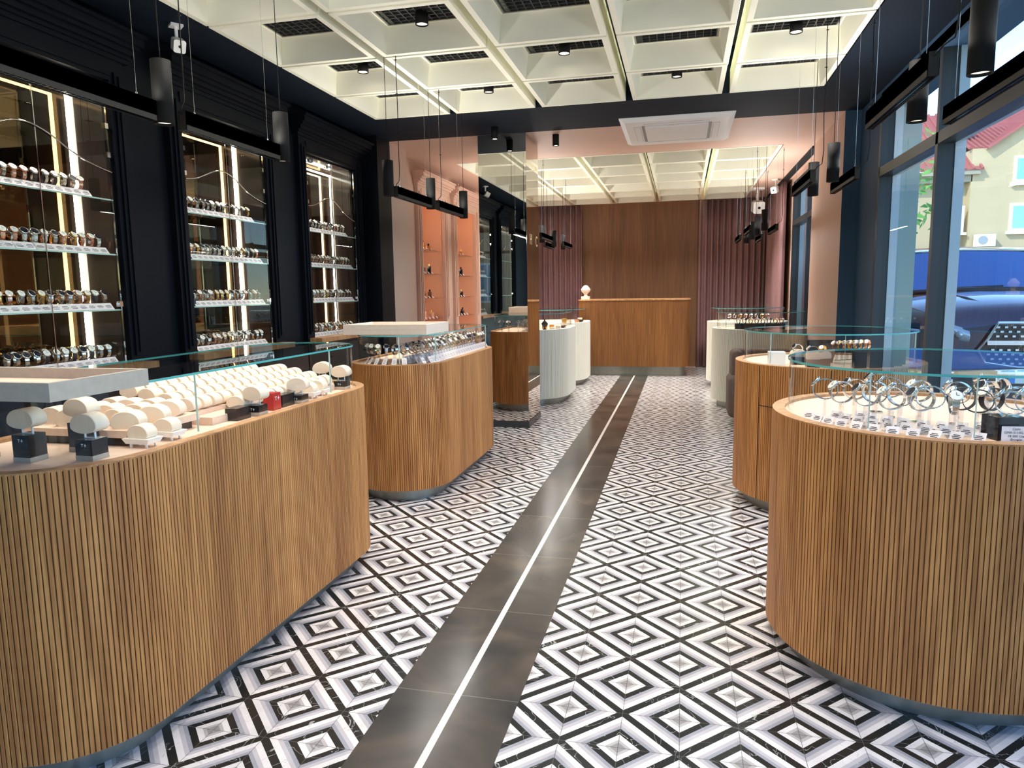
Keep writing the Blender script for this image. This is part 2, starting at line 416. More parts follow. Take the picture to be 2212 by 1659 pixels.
# walls ------------------------------------------------------------
NY = [(1.0, 1.98), (2.6, 3.58), (4.2, 5.15), (5.8, 6.75)]      # niches in the navy wall
NZ0, NZ1, NXB = 1.045, 2.665, -3.52
def niche_wall(mb, x, y0, y1, niches, z0, z1, xb, mi=0):
    ys = y0
    for a, b in niches:
        mb.box(x-.5, x, ys, a, 0, ZC, mi); mb.box(x-.5, x, a, b, 0, z0, mi); mb.box(x-.5, x, a, b, z1, ZC, mi); mb.box(x-.5, xb, a, b, z0, z1, mi); ys = b
    mb.box(x-.5, x, ys, y1, 0, ZC, mi)
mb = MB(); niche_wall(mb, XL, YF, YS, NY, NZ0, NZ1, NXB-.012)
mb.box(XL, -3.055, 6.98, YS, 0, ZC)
struct(mb, 'wall_left', [NAVY_SHADED])
PN = [(8.62, 9.48), (10.05, 11.02), (11.6, 12.6)]
mb = MB(); niche_wall(mb, XL, YS, 14.2, PN, .9, 2.66, -3.52); mb.box(XL, -3.055, YS, 7.79, 0, ZC)
struct(mb, 'wall_left_pink', [PINK])
mb = MB()
for a, b in PN: mb.box(-3.53, -3.519, a, b, .9, 2.66); mb.box(-3.52, XL, a-.001, a+.006, .9, 2.66); mb.box(-3.52, XL, b-.006, b+.001, .9, 2.66); mb.box(-3.52, XL, a, b, 2.655, 2.661); mb.box(-3.52, XL, a, b, .899, .905)
struct(mb, 'wall_niche_lining', [PEACH])
# right wall: blue pier with pink pier behind, windows
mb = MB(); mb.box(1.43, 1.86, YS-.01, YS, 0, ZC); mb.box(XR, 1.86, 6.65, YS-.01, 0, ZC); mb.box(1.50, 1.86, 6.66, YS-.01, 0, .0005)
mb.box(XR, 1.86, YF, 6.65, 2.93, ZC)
struct(mb, 'wall_right', [mat('navy_lit_copy', (52, 78, 104), .6, spec=.25)])  # same navy as the soffit, lightened to stand in for light on this wall
mb = MB(); mb.box(1.43, 1.86, YS, 8.92, 0, ZC); mb.box(XR, 1.86, 11.42, 14.2, 0, ZC); mb.box(XR, 1.86, 8.92, 11.42, 2.98, ZC)
struct(mb, 'wall_right_pink', [PINK])
mb = MB(); mb.box(-3.7, 1.9, YB, YB+.2, 0, ZC); struct(mb, 'wall_back', [mat('back_wall_paint', (120, 92, 74), .7)])
# front wall: shopfront glazing
mb = MB(); mb.box(-3.74, -3.0, YF-.12, YF, 0, ZC); mb.box(-3.0, 1.9, YF-.12, YF, 2.75, ZC); mb.box(1.57, 1.9, YF-.12, YF, 0, 2.75)
mb.box(-1.05, -.85, YF-.12, YF, 0, 2.75); mb.box(-3.0, -1.05, YF-.12, YF, 0, .25); mb.box(.85, 1.57, YF-.12, YF, 0, .25); mb.box(.72, .85, YF-.12, YF, 0, 2.75)
struct(mb, 'wall_front', [NAVY])

def window_along_y(name, uprights, zt, zb, ztr, x=XR):
    mb = MB(); w_ = .05; d = .1
    y0, y1 = uprights[0], uprights[-1]
    for y in uprights: mb.box(x, x+d, y-w_/2, y+w_/2, zb, zt)
    mb.box(x, x+d, y0, y1, zt-.07, zt); mb.box(x, x+d, y0, y1, zb, zb+.06)
    mb.box(x, x+d, y0, y1, ztr, ztr+.075)
    o = struct(mb, name, [DARKF])
    g = MB(); g.box(x+.052, x+.062, y0, y1, zb+.02, zt-.02)
    g.obj('window_pane', [WGLASS], o)
    t = MB()
    for y in uprights[:-1]:
        t.box(x+d, x+d+.035, y+.0, y+.03, zb, zt)
    for y in uprights[1:]:
        t.box(x+d, x+d+.06, y-.035, y+.0, zb, zt)
    t.box(x+d, x+d+.05, y0, y1, ztr+.01, ztr+.05)
    t.obj('outer_frame', [mat('pale_outer_frame', (186, 198, 206), .35)], o)
    return o
window_along_y('window_1', [-.7, 1.0, 3.05, 5.22, 6.62], 3.02, .12, 2.345)
window_along_y('window_2', [8.95, 10.12, 11.39], 2.98, .12, 2.345)
mb = MB()
for x in (-2.98, -1.07, .87, 1.55): mb.box(x-.025, x+.025, YF-.09, YF-.01, .25, 2.75)
for a, b in ((-2.98, -1.07), (.87, 1.55)): mb.box(a, b, YF-.09, YF-.01, 2.28, 2.34); mb.box(a, b, YF-.09, YF-.01, .25, .31)
o = struct(mb, 'window_3', [DARKF]); g = MB(); g.box(-2.98, -1.07, YF-.055, YF-.047, .25, 2.75); g.box(.87, 1.55, YF-.055, YF-.047, .25, 2.75); g.obj('window_pane', [WGLASS], o)
mb = MB()
for x in (-.83, 0, .7): mb.box(x-.03, x+.03, YF-.09, YF-.01, 0, 2.75)
mb.box(-.83, .7, YF-.09, YF-.01, 2.2, 2.27); mb.box(-.83, .7, YF-.09, YF-.01, 2.69, 2.75); mb.box(-.83, .7, YF-.09, YF-.01, 0.001, .1)
o = struct(mb, 'door_1', [DARKF]); g = MB(); g.box(-.83, .7, YF-.055, YF-.047, 0.01, 2.74); g.obj('door_pane', [WGLASS], o)
# outer reveals of the facade
mb = MB(); mb.box(1.675, 1.86, 6.62, 6.645, 0, 3.0); mb.box(1.86, 1.88, 6.62, 8.9, -.3, 4.2); mb.box(1.86, 1.9, -.8, 9, 3.05, 3.9); mb.box(1.86, 1.88, 11.45, 15, -.3, 4.2)
struct(mb, 'wall_outside', [PALEM])

# cornices and casings round the niches (navy and pink)
def casing(mb, x, a, b, z0, z1, wd=.13, full=True):
    for y0, y1 in ((a-wd, a-.012), (b+.012, b+wd)):
        mb.box(x, x+.045, y0, y1, 0 if full else z0, z1+.13)
        mb.box(x+.045, x+.06, y0+.028, y1-.028, 1.1, z1+.06)
        mb.box(x+.045, x+.07, y0+.05, y1-.05, 1.12, z1+.04)
    mb.box(x, x+.045, a-.012, b+.012, z1+.012, z1+.13)
    mb.box(x+.045, x+.055, a-.02, b+.02, z1+.035, z1+.1)
    zz = z1+.13; o_ = 0.0
    for k, (h, d) in enumerate(((.025, .06), (.02, .075), (.03, .10), (.022, .125), (.045, .15), (.02, .17))):
        mb.box(x, x+d, a-wd-.01-d*.35, b+wd+.01+d*.35, zz, zz+h); zz += h
    # inner bead round the opening
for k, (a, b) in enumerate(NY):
    mb = MB(); casing(mb, XL, a, b, NZ0, NZ1); struct(mb, f'trim_{k+1}', [NAVY_SHADED])
for k, (a, b) in enumerate(PN):
    mb = MB(); casing(mb, XL, a, b, .9, 2.64); struct(mb, f'trim_{k+5}', [PINKM])

# ------------------------------------------------------------------ generic small meshes
def watch_band(style):
    mb = MB(); n = 26; a, b = .0345, .0300; wd = .0085; t = .0020
    P = []; F = []
    lim = range(n) 
    for i in range(n):
        th = 2*PI*i/n; cx_, cz_ = a*math.cos(th), b*math.sin(th); nx_, nz_ = math.cos(th), math.sin(th)
        ww = wd*(1-.22*abs(math.sin((th-.7)/2))**2)
        for sx, sn in ((-1, 0), (-1, 1), (1, 1), (1, 0)): P.append((cx_+nx_*t*sn, sx*ww, cz_+nz_*t*sn))
    for i in range(n):
        j = (i+1) % n
        for k in range(4): F.append((i*4+k, i*4+(k+1) % 4, j*4+(k+1) % 4, j*4+k))
    mb.add(P, F, 0, False)
    if style: # separate links
        for i in range(0, n):
            th = 2*PI*(i+.5)/n
            c = Vector((math.cos(th)*(a+t), 0, math.sin(th)*(b+t))); rad = Vector((math.cos(th), 0, math.sin(th))); tan = Vector((-math.sin(th), 0, math.cos(th)))
            mb.obox(c, rad*.0009, Vector((0, wd*.45, 0)), tan*.0026)
    th = .7; R_ = Matrix.Identity(4)
    return mb
def watch_case():
    mb = MB()
    mb.lathe([(.0001, 0), (.018, 0), (.0195, .0015), (.0198, .006), (.018, .0085), (.0165, .0086)], n=22)
    mb.lathe([(.0166, .0084), (.0001, .0084)], n=22, mi=1)
    mb.box(-.0008, .0008, 0, .011, .0084, .0089, 2); mb.box(0, .008, -.0008, .0008, .0084, .0089, 2)
    mb.cyl((0, .0195, .004), .0022, .003, 8, 0, axis='Y')
    for s in (-1, 1):
        mb.box(s*.017, s*.023, -.0085, -.0055, .0005, .005); mb.box(s*.017, s*.023, .0055, .0085, .0005, .005)
    th = .7
    M = Matrix.Translation((math.cos(th)*.0350, 0, math.sin(th)*.0305)) @ Vector((math.cos(th), 0, math.sin(th))).to_track_quat('Z', 'Y').to_matrix().to_4x4()
    M = M @ Matrix.Scale(.86, 4)
    return mb.xf(M)
BAND0, BAND1 = watch_band(0), watch_band(1); CASE0 = watch_case()
STYLES = []
for band, bm_, cm, dm in ((BAND1, STEEL, STEEL, DIALW), (BAND1, STEEL, STEEL, DIALB), (BAND1, GOLD, GOLD, DIALW), (BAND1, ROSE, ROSE, DIALW), (BAND0, LEATH, STEEL, DIALW), (BAND0, LEATH, GOLD, DIALB), (BAND0, STEEL, STEEL, DIALB), (BAND0, BROWNL, ROSE, DIALW)):
    names = {id(STEEL): 'steel', id(GOLD): 'gold', id(ROSE): 'rose gold', id(LEATH): 'black leather', id(BROWNL): 'brown leather'}
    STYLES.append((band.mesh('wrist_watch', [bm_]), CASE0.mesh('watch_case', [cm, dm, BLACK]), names[id(bm_)]))
def stand_mesh(h):
    mb = MB(); mb.box(-.018, .018, -.014, .014, 0, .004); mb.box(-.004, .004, -.008, .008, .004, h-.004)
    n = 12; P = []
    for i in range(n+1):
        th = -2.6+4.2*i/n
        for s, r in ((-1, .0), (1, .0)): P.append((.0318*math.cos(th), s*.006, h+.0275+.0275*math.sin(th)))
    mb.add(P, [(2*i, 2*i+1, 2*i+3, 2*i+2) for i in range(n)], 0, True)
    return mb.mesh('watch_stand', [ACRYL])
STAND_LO, STAND_HI = stand_mesh(.026), stand_mesh(.068)
def tag_mesh(w_=.046, h_=.040):
    mb = MB(); mb.obox((0, 0, h_*.33), (.0006*.8, 0, .0006*.6), (0, w_/2, 0), (-.6*h_/2, 0, .8*h_/2))
    for k, (ww, z) in enumerate(((.5, .3), (.7, .02), (.55, -.28))):
        mb.obox((.0012-z*h_*.33, 0, h_*.33+z*h_*.8/2*1.1), (.0002, 0, .0002), (0, w_/2*ww, 0), (-.0006, 0, .0009), 1)
    mb.box(-.012, .004, -w_/2, w_/2, 0, .001)
    return mb.mesh('price_card', [TAG, INK])
TAGM = tag_mesh(); TAGS = tag_mesh(.036, .034); TAGT = tag_mesh(.034, .066)
n_watch = 0
def put_watch(x, y, z, rz, hi, desc, grp, style=None, stand=True, sc=1.0):
    """a watch on its clear stand; z is the surface the stand is on; desc places it"""
    global n_watch
    k = random.choice((0, 0, 0, 1, 1, 2, 3, 3, 4, 6)) if style is None else style
    me_b, me_c, nm = STYLES[k]; h = .068 if hi else .026
    o = inst(me_b, 'wrist_watch', None, (x, y, z+(h+.0275)*sc), (0, 0, rz), (sc, sc, sc))
    inst(me_c, 'watch_case', o)
    tag(o, f'{nm} wrist watch, {desc}', 'watch', grp)
    if stand:
        s = inst(STAND_HI if hi else STAND_LO, 'watch_stand', None, (x, y, z), (0, 0, rz), (sc, sc, sc))
        tag(s, f'clear watch stand, {desc}', 'watch stand', grp.replace('watches', 'watch stands'))
    n_watch += 1
    return o

# ------------------------------------------------------------------ navy wall niches
NN = ['entrance', 'front', 'middle', 'far']
for k, (a, b) in enumerate(NY):
    nm = NN[k]
    t = thing('display_niche', f'glazed {nm} niche in the navy wall with bronze mirror lining', 'display case', (XL, (a+b)/2, NZ0), 'watch niches in the navy wall')
    def P(mb, name, mats): o = mb.obj(name, mats, t); o.matrix_parent_inverse = Matrix.Translation((-XL, -(a+b)/2, -NZ0)); return o
    mb = MB(); mb.box(NXB-.01, NXB, a+.001, b-.001, NZ0+.02, NZ1-.001); P(mb, 'mirror_back', [BRONZE])
    mb = MB(); mb.box(NXB, XL-.002, a+.001, a+.006, NZ0+.02, NZ1-.001); mb.box(NXB, XL-.002, b-.006, b-.001, NZ0+.02, NZ1-.001); mb.box(NXB, XL-.002, a+.001, b-.001, NZ1-.008, NZ1-.001)
    P(mb, 'side_lining', [mat('smoked_lining', (46, 38, 34), .12)])
    # doors: two clear panes with a chrome seam
    ym = (a+b)/2
    for q, (p0, p1) in enumerate(((a+.008, ym-.001), (ym+.001, b-.008))):
        mb = MB(); mb.box(XL+.018, XL+.024, p0, p1, NZ0+.022, NZ1-.01); d = P(mb, 'glass_door', [GLASS])
        mb = MB(); yh = p0+.001 if q == 0 else p1-.001
        for zh in (NZ0+.35, NZ1-.42, NZ1-.26): mb.box(XL+.004, XL+.03, yh-.018, yh+.018, zh, zh+.03)
        h_ = mb.obj('hinge', [CHROME], d); h_.matrix_parent_inverse = Matrix.Translation((-XL, -(a+b)/2, -NZ0)) if False else Matrix.Identity(4)
    mb = MB(); mb.box(XL+.017, XL+.026, ym-.0025, ym+.0025, NZ0+.022, NZ1-.01); mb.box(XL+.016, XL+.026, b-.009, b-.005, NZ0+.022, NZ1-.01)
    P(mb, 'edge_strip', [CHROME])
    # curved chrome line
    pts = []
    for i in range(25):
        u = i/24; yy = a+.01+(b-a-.02)*u
        zc = 2.215+.115*math.exp(-((u-.43)/.26)**2)*1.0-.06*max(0, u-.6)*2.2
        pts.append((XL+.032, yy, zc))
    mb = MB(); mb.tube(pts, .004, 6); P(mb, 'curved_rod', [CHROME])
    mb = MB(); mb.box(NXB+.05, NXB+.064, b-.028, b-.012, NZ0+.03, NZ1-.05); mb.box(NXB+.05, NXB+.064, a+.02, b-.012, NZ1-.05, NZ1-.038)
    P(mb, 'led_strip', [LEDW])
    mb = MB()
    for yy in (a+.3, b-.3): mb.cyl((XL-.10, yy, NZ1-.018), .035, .010, 20)
    P(mb, 'downlight', [CHROME])
    for yy in (a+.3, b-.3):
        l = bpy.data.lights.new('niche_light', 'SPOT'); l.energy = 9; l.spot_size = 1.9; l.spot_blend = .8; l.color = (1, .95, .88); l.shadow_soft_size = .03
        lo = bpy.data.objects.new('niche_light', l); col.objects.link(lo); lo.location = (XL-.06, yy, NZ1-.03)
    # bottom wood shelf and glass shelves
    mb = MB(); mb.box(NXB, XL+.16, a-.1, b+.1, NZ0-.018, NZ0+.02); P(mb, 'bottom_shelf', [OAKF])
    for q, z in enumerate((1.38, 1.70, 2.012)):
        mb = MB(); mb.box(NXB+.004, XL+.012, a+.008, b-.008, z-.008, z, 0); mb.box(XL+.012, XL+.0125, a+.008, b-.008, z-.008, z, 1)
        P(mb, 'glass_shelf', [GLASS, PALEDGE])
    if k == 0: continue
    # watches: shelf levels
    for q, (z, rows) in enumerate(((NZ0+.021, 2), (1.381, 2), (1.701, 2), (2.013, 1))):
        lev = ['bottom', 'lower', 'middle', 'top'][q]
        ya = max(a, 2.78)+.05 if k == 1 else a+.05
        yb = b-.07 if q < 3 else b-.16
        n = int((yb-ya)/.060)+1
        grp = f'watches on the {lev} shelf of the {nm} niche'
        for r in range(rows):
            m_ = n if r == 0 else max(3, n-3)
            for i in range(m_):
                y = yb-.060*i-(.05 if r else 0)
                if r == 1 and y < ya: continue
                x = XL-.072-.085*r
                rowd = 'front row' if r == 0 else 'back row'
                d = f'{ORD[i]} from the far end, {rowd}, {lev} shelf, {nm} niche'
                put_watch(x, y, z, random.uniform(-.25, .15), False, d, grp, stand=True, sc=1.25)
                if r == 0:
                    o = inst(TAGM, 'price_card', None, (XL-.014, y, z), (0, 0, 0), (1.2, 1.4, 1.2)); tag(o, f'white price card, {ORD[i]} from the far end, {lev} shelf, {nm} niche', 'price card', f'price cards on the {lev} shelf of the {nm} niche')
# black base cabinets
for k, (a, b) in enumerate(((.3, 2.29), (2.29, 3.89), (3.89, 5.475), (5.475, 6.97))):
    nm = NN[k]
    t = thing('base_cabinet', f'black drawer cabinet under the {nm} watch niche', 'cabinet', (XL, (a+b)/2, 0), 'black cabinets under the niches')
    mb = MB(); mb.box(.045+.002, .135, -(b-a)/2+.002, (b-a)/2-.002, 0.0, 1.024); mb.obj('body', [BLACKG], t)
    for dz0, dz1 in ((.78, 1.0), (.45, .77), (.08, .44)):
        for s in (-1, 1):
            y0, y1 = (-(b-a)/2+.01, -.005) if s < 0 else (.005, (b-a)/2-.01)
            mb = MB(); mb.box(.135, .152, y0, y1, dz0, dz1); d = mb.obj('drawer', [BLACKG], t)
            mb = MB(); ym = (y0+y1)/2; mb.cyl((.152, ym, (dz0+dz1)/2), .008, .02, 10, axis='X'); mb.obj('knob', [BLACK], d)

# ------------------------------------------------------------------ counters
def stadium(cx_, y0, y1, r, n=40):
    """closed outline, ccw; y0,y1 are the centres of the end arcs"""
    P = []
    for i in range(n+1): th = -PI/1*1+PI*i/n; P.append((cx_+r*math.cos(th), y0+r*math.sin(th)))
    for i in range(n+1): th = PI*i/n; P.append((cx_+r*math.cos(th), y1+r*math.sin(th)))
    if abs(y1-y0) < 1e-6: P = P[:n]+P[n+1:-1]
    return P
def fluted(cx_, y0, y1, r, pitch=.0148, depth=.004):
    """outline points with ribs; also returns arc position per point"""
    base = stadium(cx_, y0, y1, r, 120); n = len(base); S = [0]
    for i in range(n): a = base[i]; b = base[(i+1) % n]; S.append(S[-1]+math.dist(a, b))
    Ltot = S[-1]; N = round(Ltot/pitch); pitch = Ltot/N
    def at(s, off):
        s %= Ltot; i = max(k for k in range(n) if S[k] <= s) if False else bis(S, s)
        a = base[i]; b = base[(i+1) % n]; L_ = S[i+1]-S[i]; u = (s-S[i])/L_ if L_ > 0 else 0
        x = a[0]+(b[0]-a[0])*u; y = a[1]+(b[1]-a[1])*u
        c = (cx_, min(max(y, y0), y1)); dx, dy = x-c[0], y-c[1]; q = math.hypot(dx, dy) or 1
        return (x+dx/q*off, y+dy/q*off)
    P, U, G = [], [], []
    for k in range(N):
        s = k*pitch
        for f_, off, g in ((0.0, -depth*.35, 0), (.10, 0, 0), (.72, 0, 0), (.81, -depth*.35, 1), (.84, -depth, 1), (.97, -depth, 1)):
            P.append(at(s+f_*pitch, off)); U.append(s+f_*pitch); G.append(g)
    return P, U, G
import bisect
def bis(S, s): return min(len(S)-2, max(0, bisect.bisect_right(S, s)-1))
def fluted_body(name, parent, P, U, G, z0, z1, mats):
    n = len(P); vs = [(x, y, z0) for x, y in P]+[(x, y, z1) for x, y in P]
    fs = [(i, (i+1) % n, n+(i+1) % n, n+i) for i in range(n)]
    me = bpy.data.meshes.new(name); me.from_pydata(vs, [], fs+[tuple(range(n))[::-1]])
    for m in mats: me.materials.append(m)
    uvl = me.uv_layers.new(name='UVMap')
    for fi, p in enumerate(me.polygons):
        if fi >= n: continue
        i = fi; u0 = U[i]; u1 = U[(i+1) % n] if i+1 < n else U[-1]+.001
        for li, uv in zip(p.loop_indices, ((u0, z0), (u1, z0), (u1, z1), (u0, z1))): uvl.data[li].uv = uv
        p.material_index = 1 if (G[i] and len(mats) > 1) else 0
    me.update(); o = bpy.data.objects.new(name, me); col.objects.link(o); o.parent = parent
    return o
ZW, ZB = .965, .085
def counter(label, cx_, y0, y1, r, gtop=1.17, gin=.06, wood_m=(OAK, GROOVE), rim_m=OAKF, cat='display counter', grp='oak display counters', pitch=.0148, supports=()):
    t = thing('display_counter', label, cat, (0, 0, 0), grp)
    t.location = (cx_, (y0+y1)/2, 0); cyy = (y0+y1)/2; a0, a1 = y0-cyy, y1-cyy
    P, U, G = fluted(0, a0, a1, r, pitch)
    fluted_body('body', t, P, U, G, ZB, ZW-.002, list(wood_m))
    mb = MB(); O = stadium(0, a0, a1, r-.001); I = stadium(0, a0, a1, r-gin+.012); mb.ring(O, I, ZW, up=True); mb.prism(O, ZW-.006, ZW, cap0=False, cap1=False, smooth=True)
    mb.prism(I[::-1], ZW-.02, ZW, cap0=False, cap1=False, smooth=True)
    mb.obj('rim', [rim_m], t)
    mb = MB(); mb.prism(stadium(0, a0, a1, r-gin+.014), ZW-.03, ZW-.012); mb.obj('deck', [DECK], t)
    mb = MB(); mb.prism(stadium(0, a0, a1, r-.075), 0, ZB, smooth=True); mb.obj('plinth', [METAL], t)
    # glass hood: wall and top plate
    rg = r-gin
    mb = MB(); O = stadium(0, a0, a1, rg, 48); I = stadium(0, a0, a1, rg-.006, 48)
    mb.prism(O, ZW-.011, gtop-.0085, cap0=False, cap1=False, smooth=True)
    for (px, py, ang) in supports:
        mb.obox((px, py, (ZW+gtop)/2), (.0035*math.cos(ang), .0035*math.sin(ang), 0), (-.0008*math.sin(ang), .0008*math.cos(ang), 0), (0, 0, (gtop-ZW)/2-.006), 1)
    mb.obj('glass_wall', [GLASS, PALEDGE], t)
    mb = MB(); T_ = stadium(0, a0, a1, rg+.006, 48)
    mb.prism(T_, gtop-.008, gtop, 1, smooth=True, capmi=0); mb.obj('glass_top', [GLASS, TEAL], t)
    return t
def arcpt(cx_, yc, r, deg): return (cx_+r*math.cos(math.radians(deg)), yc+r*math.sin(math.radians(deg)))
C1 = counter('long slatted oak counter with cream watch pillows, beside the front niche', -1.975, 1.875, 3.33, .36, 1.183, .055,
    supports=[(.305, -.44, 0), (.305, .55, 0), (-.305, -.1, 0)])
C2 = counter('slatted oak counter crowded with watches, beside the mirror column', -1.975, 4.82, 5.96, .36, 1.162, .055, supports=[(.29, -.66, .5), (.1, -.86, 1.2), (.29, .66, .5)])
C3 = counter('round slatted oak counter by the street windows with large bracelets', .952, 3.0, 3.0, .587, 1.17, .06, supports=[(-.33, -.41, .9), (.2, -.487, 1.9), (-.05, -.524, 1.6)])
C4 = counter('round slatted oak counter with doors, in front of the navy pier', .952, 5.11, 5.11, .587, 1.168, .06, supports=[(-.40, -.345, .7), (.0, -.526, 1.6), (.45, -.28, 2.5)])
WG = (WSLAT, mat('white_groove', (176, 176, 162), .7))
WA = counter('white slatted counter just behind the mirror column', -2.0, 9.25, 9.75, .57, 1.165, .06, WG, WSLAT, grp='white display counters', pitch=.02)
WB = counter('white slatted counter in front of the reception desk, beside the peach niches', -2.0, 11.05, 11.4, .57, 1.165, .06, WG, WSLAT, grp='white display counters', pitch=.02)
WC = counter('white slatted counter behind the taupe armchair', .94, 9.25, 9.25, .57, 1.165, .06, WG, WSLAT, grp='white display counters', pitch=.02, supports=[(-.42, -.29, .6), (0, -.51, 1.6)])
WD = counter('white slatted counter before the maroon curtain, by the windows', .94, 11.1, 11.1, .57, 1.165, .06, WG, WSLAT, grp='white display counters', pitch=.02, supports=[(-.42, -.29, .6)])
# door seams on the round counter C4
mb = MB()
for dg in (218, 262):
    x, y = arcpt(0, 0, .5855, dg); tx, ty = -math.sin(math.radians(dg)), math.cos(math.radians(dg)); nx_, ny_ = math.cos(math.radians(dg)), math.sin(math.radians(dg))
    mb.obox((x, y, .52), (nx_*.003, ny_*.003, 0), (tx*.002, ty*.002, 0), (0, 0, .435))
for i in range(24):
    d0, d1 = 218+44*i/24, 218+44*(i+1)/24; p = arcpt(0, 0, .589, d0); q = arcpt(0, 0, .589, d1)
    mb.add([(p[0], p[1], .70), (q[0], q[1], .70), (q[0], q[1], .705), (p[0], p[1], .705)], [(0, 1, 2, 3)])
o = mb.obj('door_seam', [mat('seam_black', (20, 14, 10), .9)], C4)

DZ = ZW-.0118
# --- watch pillows in counter 1
def pillow_mesh():
    """lens-shaped cushion: thick half-ellipse profile extruded along y"""
    mb = MB(); pts = []
    L_, H_ = .045, .038
    for i in range(17):
        th = PI*i/16; pts.append((L_*math.cos(th), H_*math.sin(th)**.85))
    for i in range(1, 12):
        th = PI+PI*i/12; pts.append((L_*math.cos(th),   .020*math.sin(th)))
    n = len(pts); P = []
    for yy, s in ((-.0275, .95), (-.026, .99), (-.0235, 1), (.0235, 1), (.026, .99), (.0275, .95)):
        P += [(x*s, yy, z*s) for x, z in pts]
    F = []
    for k in range(5):
        for i in range(n): j = (i+1) % n; F.append((k*n+i, k*n+j, (k+1)*n+j, (k+1)*n+i))
    mb.add(P, F, 0, True); mb.add(P[:n][::-1], [tuple(range(n))]); mb.add(P[-n:], [tuple(range(n))])
    return mb.mesh('watch_pillow', [PILLOW])
PM = pillow_mesh()
def ustand():
    mb = MB(); mb.box(-.022, -.019, -.003, .003, 0, .04); mb.box(.015, .018, -.003, .003, 0, .04); mb.box(-.022, .018, -.003, .003, 0, .003)
    return mb.mesh('pillow_bracket', [WHITEP])
UM = ustand()
def block(name, x, y, z, w_, d_, h_, label, cat='display block', grp=None, body=BLACKG, mark=True, foot=True):
    t = thing(name, label, cat, (x, y, z), grp)
    mb = MB(); mb.box(-w_/2, w_/2, -d_/2, d_/2, .016 if foot else 0, h_); mb.obj('block', [body], t)
    if foot: mb = MB(); mb.box(-w_/2-.001, w_/2+.001, -d_/2-.001, d_/2+.001, 0, .016); mb.obj('foot', [CONC], t)
    if mark:
        mb = MB(); y0 = -d_/2-.0006; zz = h_-.018
        mb.box(-.009, -.001, y0, y0+.0004, zz+.004, zz+.006); mb.box(-.0057, -.0043, y0, y0+.0004, zz-.004, zz+.006)
        mb.box(.002, .010, y0, y0+.0004, zz+.000, zz+.002); mb.box(.0052, .0068, y0, y0+.0004, zz-.004, zz+.006)
        mb.obj('mark', [WHITEP], t)
    return t
TOPBLK = []
def stand_pillow(x, y, z, rz, label, scale=1.0):
    o = inst(PM, 'watch_pillow', None, (x, y, z), (0, 0, rz), (scale,)*3); tag(o, label, 'watch pillow', None)
    return o
# long low platform and rows of pillows, rising to the back
plat = [(-1.80, .030), (-1.885, .048), (-1.97, .066), (-2.055, .084), (-2.14, .10)]
mb = MB()
for k, (x, h) in enumerate(plat): mb.box(x-.043, x+.043, 2.36, 3.36, DZ, DZ+h+(.0 if k else 0))
o = mb.obj('stepped_platform', [DECK]); tag(o, 'low stepped suede platform carrying the rows of cream pillows', 'display stand')
for k, (x, h) in enumerate(plat):
    n = 15 if k < 4 else 13
    for i in range(n):
        y = 2.395+i*.066
        if k == 0 and i < 3: continue
        o = inst(PM, 'watch_pillow', None, (x, y, DZ+h+.018), (0, 0, random.uniform(-.06, .06)), (.93, .93, .93))
        tag(o, f'cream watch pillow, {ORD[i]} from the near end in the {ORD[k]} platform row from the aisle', 'watch pillow', 'cream pillows in rows on the stepped platform')
# pillows on brackets over black blocks near the glass
spots = [(-2.13, 1.74, .085, 'behind the grey tray end'), (-1.95, 1.745, .085, 'under the grey tray corner'), (-1.90, 1.90, .095, 'behind the two stone-footed ones'), (-1.775, 1.80, .065, 'closest to the rounded glass'),
         (-1.72, 2.60, .045, 'beside the red box'), (-1.715, 2.93, .04, 'halfway along the aisle side'), (-1.735, 3.40, .045, 'alone at the far rounded end'), (-1.86, 3.43, .06, 'behind the far end one')]
for q, (x, y, h, wh) in enumerate(spots):
    t = block('display_block', x, y, DZ, .062, .062, h, f'small black block with stone foot, {wh}', grp='black blocks in the pillow counter')
    b_ = inst(UM, 'pillow_bracket', t, (0, 0, h))
    stand_pillow(x, y, DZ+h+.04, random.uniform(-.15, .25), f'cream pillow raised on a bracket, {wh}', 1.05)
